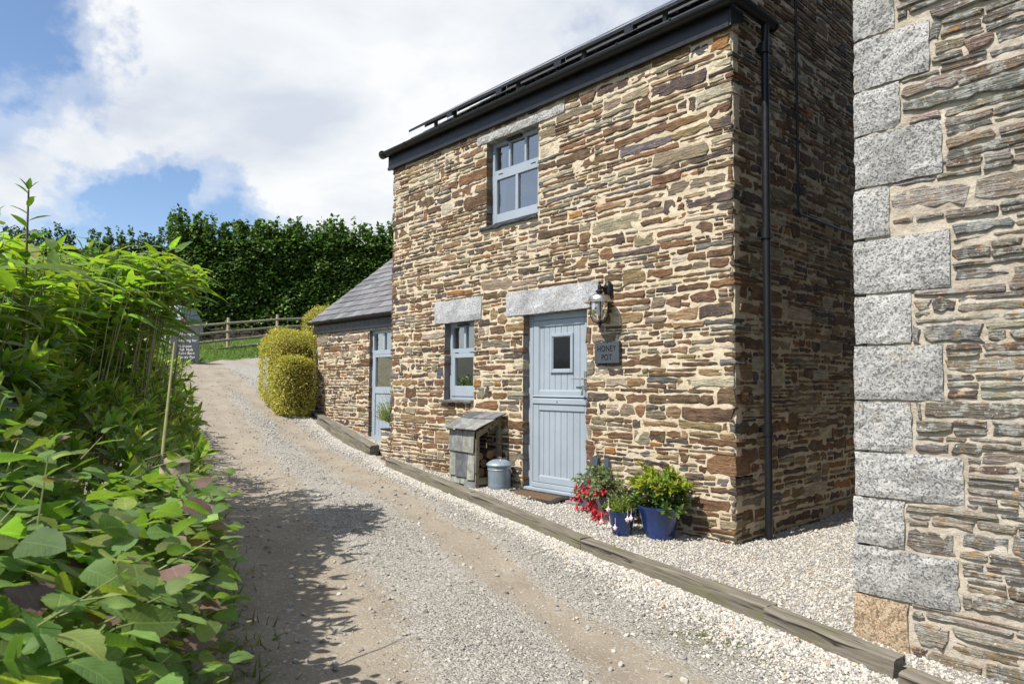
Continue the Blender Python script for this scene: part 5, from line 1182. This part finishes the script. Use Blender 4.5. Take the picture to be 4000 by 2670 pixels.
def cquad(pts_, nm, m_, y0=.80):
    q = MB(); q.add([tuple(c0-cr_*x+cf*(y0-.10*max(0, (z-.95)/.6)+.03)+Vector((0, 0, z))) for x, z in pts_], [tuple(range(len(pts_)))]); q.build(nm, m_, ca)
cquad([(.30, 1.0), (.42, 1.36), (1.1, 1.42), (1.1, 1.0)], 'window', 'car_glass'); cquad([(1.16, 1.0), (1.16, 1.42), (1.9, 1.40), (2.35, 1.0)], 'window', 'car_glass'); cquad([(.02, .72), (.05, .95), (.14, .95), (.16, .72)], 'tail_light', 'car_red')
for x in (.75, 3.2):
    p_ = c0-cr_*x+cf*.74; wh = MB().tube([tuple(p_+Vector((0, 0, .31))), tuple(p_+cf*.12+Vector((0, 0, .31)))], .31, 18).build('wheel', 'tyre', ca); MB().tube([tuple(p_+cf*.121+Vector((0, 0, .31))), tuple(p_+cf*.128+Vector((0, 0, .31)))], .19, 14).build('rim', 'brushed_steel', wh)

# ================================================================== POTTED PLANTS
def pot(label_, cx, cy, z0, r0, r1, h, m, seed, cat='plant pot', name='plant_pot'):
    t = thing(name, label_, cat, (cx, cy, z0)); MB().lathe([(0, z0), (r0, z0), (r0*1.02, z0+.02), (r1*.97, z0+h*.86), (r1, z0+h*.9), (r1*1.03, z0+h*.96), (r1*1.02, z0+h), (r1*.93, z0+h), (r1*.9, z0+h*.8)], cx, cy, 36).build('pot', m, t, smooth=True)
    MB().lathe([(r1*.92, z0+h*.86), (0, z0+h*.9)], cx, cy, 20).build('soil', 'soil', t); return t
pl = pot('large cobalt blue glazed pot planted with a yellow green leafed skimmia', -.60, -.30, -.15, .125, .205, .31, 'pot_blue', 1)
g = np.random.default_rng(401); n = 135; a_ = g.uniform(0, 6.28, n); rr = .28*np.sqrt(g.random(n)); zz = .30+.18*g.random(n)*(1.2-rr/.27)+.04
tips = np.stack([-.60+rr*np.cos(a_), -.30+rr*.85*np.sin(a_), zz], 1); low = g.random(n) < .35; tips[low, 2] = g.uniform(.14, .28, int(low.sum()))
tips[:3] = [(-.80, -.33, .53), (-.77, -.3, .49), (-.5, -.3, .5)]
tips[:, 1] = np.minimum(tips[:, 1], -.05)
dirs = np.stack([(tips[:, 0]+.60)*2.2, (tips[:, 1]+.30)*2.2, .55+0*zz], 1); P_, D_, Nn, S_, A_ = rosettes(tips, dirs, g, (.065, .098), (8, 12))
cl = np.where((P_[:, 2] > .30)[:, None], cols(len(P_), (.25, .29, .035), .2, g, [(.16, .055, .05), (.11, .18, .03)], [.06, .3]), cols(len(P_), (.075, .13, .028), .25, g))
WD = [leaf_tm(4, lambda t_: .2*math.sin(math.pi*t_**.9)**.8+.008, .3, .15, 0, 0, k) for k in range(2)]
leaves(WD, P_, basis(D_, Nn), S_, cl, 'pot_leaf', pl, 280, 21)
q = MB()
for t_ in tips[:60]: q.tube([(-.60, -.30, .10), tuple((t_+np.array([-.60, -.30, .12]))/2), tuple(t_)], [.005, .004, .003], 5)
q.build('stems', 'stem_wood', pl, kind='stuff')
ps_ = pot('small cobalt blue glazed pot with pale pink fuchsia in front of the larger pot', -.87, -.52, -.13, .085, .132, .225, 'pot_blue', 2)
n = 110; a_ = g.uniform(0, 6.28, n); rr = .17*np.sqrt(g.random(n)); tips = np.stack([-.89+rr*np.cos(a_), -.50+rr*np.sin(a_), .12+.17*g.random(n)*(1.15-rr/.17)], 1)
dirs = np.stack([(tips[:, 0]+.89)*3, (tips[:, 1]+.50)*3, .45+0*rr], 1); P_, D_, Nn, S_, A_ = rosettes(tips, dirs, g, (.028, .045), (6, 10))
leaves(WD, P_, basis(D_, Nn), S_, cols(len(P_), (.15, .20, .03), .22, g, [(.08, .13, .025)], [.35]), 'pot_leaf', ps_, 150, 22)
def fuchsia_flower(p_, m_, parent, s=1., name='flower'):
    q = MB(); x, y, z = p_; q.tube([(x, y, z+.05*s), (x+.004, y, z+.02*s), (x, y, z)], .0012*s+.0006, 4); q.lathe([(.003*s, z+.004*s), (.006*s, z-.008*s), (.012*s, z-.022*s), (.014*s, z-.032*s), (.004*s, z-.044*s), (0, z-.05*s)], x, y, 8)
    for k in range(4):
        t_ = k*1.57+x*40; q.add([(x, y, z-.008*s), (x+.024*s*math.cos(t_), y+.024*s*math.sin(t_), z-.022*s), (x+.012*s*math.cos(t_+.5), y+.012*s*math.sin(t_+.5), z-.02*s), (x+.012*s*math.cos(t_-.5), y+.012*s*math.sin(t_-.5), z-.02*s)], [(0, 3, 1, 2)])
    return q.build(name, m_, parent)
for p_ in ((-.93, -.64, .14), (-.90, -.66, -.005), (-.835, -.66, -.01), (-.74, -.60, .07), (-.715, -.58, .085), (-1.05, -.6, .0)): fuchsia_flower(p_, 'petal_white', ps_, 1.25)
fu = pot('grey slate sided pot of trailing fuchsia with hanging crimson flowers', -1.30, -.24, -.11, .10, .15, .27, 'pot_grey', 3)
n = 120; tips = []; dirs = []; fl_ = []
for k in range(n):
    a0 = g.uniform(0, 6.28); ln_ = g.uniform(.08, .30); t_ = np.array([-1.34+ln_*math.cos(a0)*1.15, min(-.07, -.28+ln_*math.sin(a0)*.75), .20+.20*g.random()-.55*max(0, ln_-.16)+(.05 if ln_ < .15 else 0)]); tips.append(t_); dirs.append((math.cos(a0), math.sin(a0), .2))
    if ln_ > .14 and math.sin(a0) < .5: fl_.append(t_)
tips = np.array(tips); P_, D_, Nn, S_, A_ = rosettes(tips, np.array(dirs), g, (.035, .055), (6, 10))
FU = [leaf_tm(4, lambda t_: .27*math.sin(math.pi*t_**.85)**.8+.008, .2, .2, 0, 0, k) for k in range(2)]
leaves(FU, P_, basis(D_, Nn), S_, cols(len(P_), (.13, .185, .07), .22, g, [(.20, .25, .13), (.10, .06, .04)], [.3, .06]), 'pot_leaf', fu, 220, 23)
q = MB()
for t_ in tips[:70]: q.tube([(-1.30, -.24, .15), tuple((t_+np.array([-1.30, -.24, .32]))/2), tuple(t_)], [.004, .003, .002], 5)
q.build('stems', 'stem_wood', fu, kind='stuff')
cnt = 0
for cl_ in [(-1.60, -.30, .20, 14), (-1.56, -.36, .12, 12), (-1.62, -.28, -.01, 12), (-1.40, -.40, .20, 14), (-1.36, -.42, .08, 14), (-1.24, -.44, .02, 14), (-1.20, -.46, -.04, 10), (-1.22, -.40, .22, 8), (-1.48, -.30, .27, 10)]:
    for k in range(cl_[3]): fuchsia_flower((cl_[0]+g.normal(0, .028), min(-.06, cl_[1]+g.normal(0, .025)), cl_[2]+g.normal(0, .028)), 'petal_red', fu, g.uniform(.8, 1.05)); cnt += 1
MB().tube([(-1.44, -.12, .0), (-1.44, -.11, .46)], .004, 6).build('support_cane', 'cane', fu)
bp = pot('black plastic pot behind the potted skimmia against the wall', -1.02, -.16, .02, .07, .09, .2, 'black_plastic', 5)
# gaura in a pot on the stub wall
ga = pot('wispy green gaura in a flat dark pot on the stub wall at the cottage corner', -5.86, .26, .575, .10, .13, .06, 'slate_dark', 4, 'potted plant', 'gaura_plant')
q = MB(); P_, D_, Nn, S_ = [], [], [], []
for k in range(230):
    a0 = g.uniform(0, 6.28); sp_ = g.random(); tp = np.array([-6.12+.30*math.cos(a0)*math.sqrt(sp_), .24+.2*math.sin(a0)*math.sqrt(sp_), .66+g.uniform(.05, .34)]); b0 = np.array([-5.9+g.normal(0, .03), .26, .6]); md = np.array([-6.02+.15*math.cos(a0), .26+.08*math.sin(a0), .70])
    if tp[0] > -5.72: continue
    pts_ = [b0*(1-t_)**2+2*md*t_*(1-t_)+tp*t_**2 for t_ in np.linspace(0, 1, 5)]; q.tube(pts_, .0022, 4)
    for j_ in range(9):
        t_ = g.uniform(.25, 1); p_ = b0*(1-t_)**2+2*md*t_*(1-t_)+tp*t_**2; P_.append(p_); D_.append(nrm(tp-md+g.normal(0, .12, 3)+np.array([0, 0, .1]))); Nn.append(nrm(g.normal(0, 1, 3)+np.array([0, 0, 1]))); S_.append(g.uniform(.03, .055))
for k in range(9):
    tp = np.array([-6.15+g.normal(0, .18), .2+g.normal(0, .1), 1.1+g.uniform(0, .25)])
    if tp[0] > -5.75: continue
    q.tube([(-6.0, .25, .75), tuple((tp+np.array([-6.05, .25, .85]))/2), tuple(tp)], .0016, 4)
q.build('stems', 'stem_green', ga, kind='stuff'); P_, D_, Nn, S_ = map(np.array, (P_, D_, Nn, S_))
BL_ = [leaf_tm(2, lambda t_: .10*math.sin(math.pi*t_)**.8+.006, .2, .05, 0, 0, 0)]
scatter('foliage', BL_, P_, basis(D_, Nn), S_, cols(len(P_), (.09, .16, .03), .25, g, [(.14, .05, .04)], [.05]), 'pot_leaf', ga, seed=24)
slab_block('slate_cap', -5.99, -5.62, .0, .5, .572, .59, 'roof_slate', cot, 71, nx=6, nz=3)
a = cot.children[-1].data.color_attributes.new('Col', 'FLOAT_COLOR', 'POINT') if 0 else None

# ================================================================== GRAVEL AND GRASS (nobody could count it)
def rock_coll(name, m, n=6, seed=0, flat=.7):
    col_ = bpy.data.collections.new(name); g = np.random.default_rng(seed)
    for k in range(n):
        bm = bmesh.new(); bmesh.ops.create_icosphere(bm, subdivisions=1 if k % 2 else 2, radius=.5); off = g.uniform(0, 6, 3)
        pl_ = [(nrm(g.normal(0, 1, 3)), g.uniform(.28, .42)) for _ in range(7)]
        for v in bm.verts:
            p_ = np.array(v.co)
            for nrm_, dd in pl_:
                e_ = p_@nrm_-dd
                if e_ > 0: p_ = p_-nrm_*e_
            v.co = p_*np.array([1, g.uniform(.75, .95), flat])
        me = bpy.data.meshes.new(name); bm.to_mesh(me); bm.free(); me.materials.append(M[m]); o = bpy.data.objects.new(name, me); col_.objects.link(o)
    return col_
def gn_scatter(name, pos, rot, scl, idx, coll):
    me = bpy.data.meshes.new(name); me.vertices.add(len(pos)); me.vertices.foreach_set('co', np.asarray(pos, np.float32).ravel())
    for nm, tp, dat, key in (('rot', 'FLOAT_VECTOR', rot, 'vector'), ('scl', 'FLOAT', scl, 'value'), ('idx', 'INT', idx, 'value')):
        a = me.attributes.new(nm, tp, 'POINT'); a.data.foreach_set(key, np.asarray(dat, np.int32 if tp == 'INT' else np.float32).ravel())
    o = link(name, me, None, None, 'stuff'); T = bpy.data.node_groups.new(name, 'GeometryNodeTree')
    T.interface.new_socket('Geometry', in_out='INPUT', socket_type='NodeSocketGeometry'); T.interface.new_socket('Geometry', in_out='OUTPUT', socket_type='NodeSocketGeometry')
    gi = T.nodes.new('NodeGroupInput'); go = T.nodes.new('NodeGroupOutput'); ip = T.nodes.new('GeometryNodeInstanceOnPoints'); ci = T.nodes.new('GeometryNodeCollectionInfo')
    ci.inputs['Collection'].default_value = coll; ci.inputs['Separate Children'].default_value = True; ci.inputs['Reset Children'].default_value = True
    def na(nm, tp):
        n_ = T.nodes.new('GeometryNodeInputNamedAttribute'); n_.data_type = tp; n_.inputs['Name'].default_value = nm; return n_.outputs['Attribute']
    T.links.new(gi.outputs[0], ip.inputs['Points']); T.links.new(ci.outputs[0], ip.inputs['Instance']); ip.inputs['Pick Instance'].default_value = True
    T.links.new(na('idx', 'INT'), ip.inputs['Instance Index']); T.links.new(na('rot', 'FLOAT_VECTOR'), ip.inputs['Rotation']); T.links.new(na('scl', 'FLOAT'), ip.inputs['Scale'])
    T.links.new(ip.outputs[0], go.inputs[0]); md = o.modifiers.new('stones', 'NODES'); md.node_group = T; return o
rc1 = rock_coll('limestone_chip', 'limestone_chip', 8, 1); rc2 = rock_coll('road_stone', 'road_chip', 8, 2, .6)
def put(name, X, Y, Z, size, coll, g):
    n = len(X); rot = np.stack([g.normal(0, .5, n), g.normal(0, .5, n), g.uniform(0, 6.28, n)], 1); gn_scatter(name, np.stack([X, Y, Z], 1), rot, size, g.integers(0, 8, n), coll)
g = np.random.default_rng(601)
def keepview(X, Y, Z):
    p_ = np.stack([X, Y, Z], 1)-CAMP; w_ = p_@np.array(f); return (w_ > .4) & (np.abs(p_@np.array(r2)/w_) < .85) & (np.abs(p_@np.array(u2)/w_) < .7)
# pale chips between sleepers and houses
n = 150000; X = g.uniform(-10, 3.2, n); Y = timber_y(X)+.05+g.random(n)**1.0*4.2
inside = ((X < .0) & (X > -5.69) & (Y > .0)) | ((X > 1.56) & (Y > BY+.02)) | ((X < -5.69) & (Y > AY)) | ((X < 0) & (Y > 4.9))
k_ = ~inside & ((X > -6.2) | (Y < AY)); X, Y = X[k_], Y[k_]; Z = yard_z(X)+.01*s2(X, Y)+.006*g.random(len(X)); v_ = keepview(X, Y, Z); X, Y, Z = X[v_], Y[v_], Z[v_]
put('gravel', X, Y, Z, g.lognormal(math.log(.0185), .28, len(X)), rc1, g)
# chips spilling over the road side of the sleepers
n = 44000; X = g.uniform(-10, 3.2, n); wd = .11+.27*np.clip((X+1.5)/3.5, 0, 1)+.05*np.clip((-X-4)/3, 0, 1); Y = timber_y(X)-.07-np.abs(g.normal(0, 1, n))*wd; Z = drive_z(X, Y)+.008*g.random(n); v_ = keepview(X, Y, Z)
put('gravel', X[v_], Y[v_], Z[v_], g.lognormal(math.log(.0185), .32, int(v_.sum())), rc1, g)
# road metal
n = 130000; X = np.concatenate([g.uniform(-4.5, 3, n//2), g.uniform(-17, -4.5, n-n//2)]); Y = np.where(X > -4.5, yf(X), yf(X))+g.uniform(-.4, 3.3, n)
dn = dirt_f(X, Y); cl2 = np.clip(.55+.6*s1(X*1.2, Y*1.2)+.3*s2(X, Y), .1, 1); k_ = (g.random(n) < (1-dn)**1.5*cl2+.035) & (Y < timber_y(X)-.08); X, Y = X[k_], Y[k_]; Z = drive_z(X, Y)+.003; v_ = keepview(X, Y, Z); X, Y, Z = X[v_], Y[v_], Z[v_]
put('road_gravel', X, Y, Z, np.clip(g.lognormal(math.log(.0105), .45, len(X)), .006, .05)*np.where(X < -8, 1.6, 1), rc2, g)
# loose bigger stones
n = 900; X = g.uniform(-9, 2.5, n); Y = yf(X)+g.uniform(-.1, 3.0, n); k_ = Y < timber_y(X)-.1; X, Y = X[k_], Y[k_]; put('road_gravel', X, Y, drive_z(X, Y)+.004, g.uniform(.02, .055, len(X)), rc2, g)
# grass on the verge
n = 9000; a_, b_ = g.random(n), g.random(n)**1.2; P2 = (VE0*(1-a_[:, None])+VE1*a_[:, None])*(1-b_[:, None])+(VB0*(1-a_[:, None])+VB1*a_[:, None])*b_[:, None]; P2[:, 0] += .25*s1(P2[:, 1]*2, P2[:, 0])*(1-b_)
pos = np.concatenate([P2, verge_z(P2[:, 0], P2[:, 1])[:, None]], 1); GB = [leaf_tm(2, lambda t_: .10*(1-t_)+.01, .1, .3, 0, 0, 0)]
o = scatter('grass', GB, pos, basis(nrm(g.normal(0, .5, (n, 3))+np.array([0, 0, 1.])), nrm(g.normal(0, 1, (n, 3))+np.array([.7, -.5, .2]))), g.uniform(.06, .13, n), cols(n, (.09, .16, .022), .25, g, [(.19, .19, .05)], [.1]), 'grass_blade', None, seed=31)
# weeds along the hedge foot
n = 700; X = g.uniform(-7, 1.6, n); Y = yf(X)+g.normal(-.05, .09, n); pos = np.stack([X, Y, drive_z(X, Y)], 1)
scatter('undergrowth', GB, pos, basis(nrm(g.normal(0, .6, (n, 3))+np.array([0, 0, 1.])), nrm(g.normal(0, 1, (n, 3)))), g.uniform(.03, .09, n), cols(n, (.08, .13, .025), .25, g, [(.2, .17, .08)], [.25]), 'grass_blade', None, seed=32)

# a few weeds in the drive
n = 260; k_ = g.integers(0, 7, n); cx_ = np.array([.95, .8, 1.25, -.35, -2.6, -7.2, -9.6])[k_]; cy_ = np.array([-1.93, -1.75, -2.0, -1.42, -.98, -.1, .1])[k_]; X = cx_+g.normal(0, .10, n); Y = cy_+g.normal(0, .035, n)
scatter('weeds', GB, np.stack([X, Y, drive_z(X, Y)], 1), basis(nrm(g.normal(0, .8, (n, 3))+np.array([0, 0, 1.])), nrm(g.normal(0, 1, (n, 3)))), g.uniform(.012, .035, n), cols(n, (.12, .14, .03), .3, g), 'grass_blade', None, seed=33)
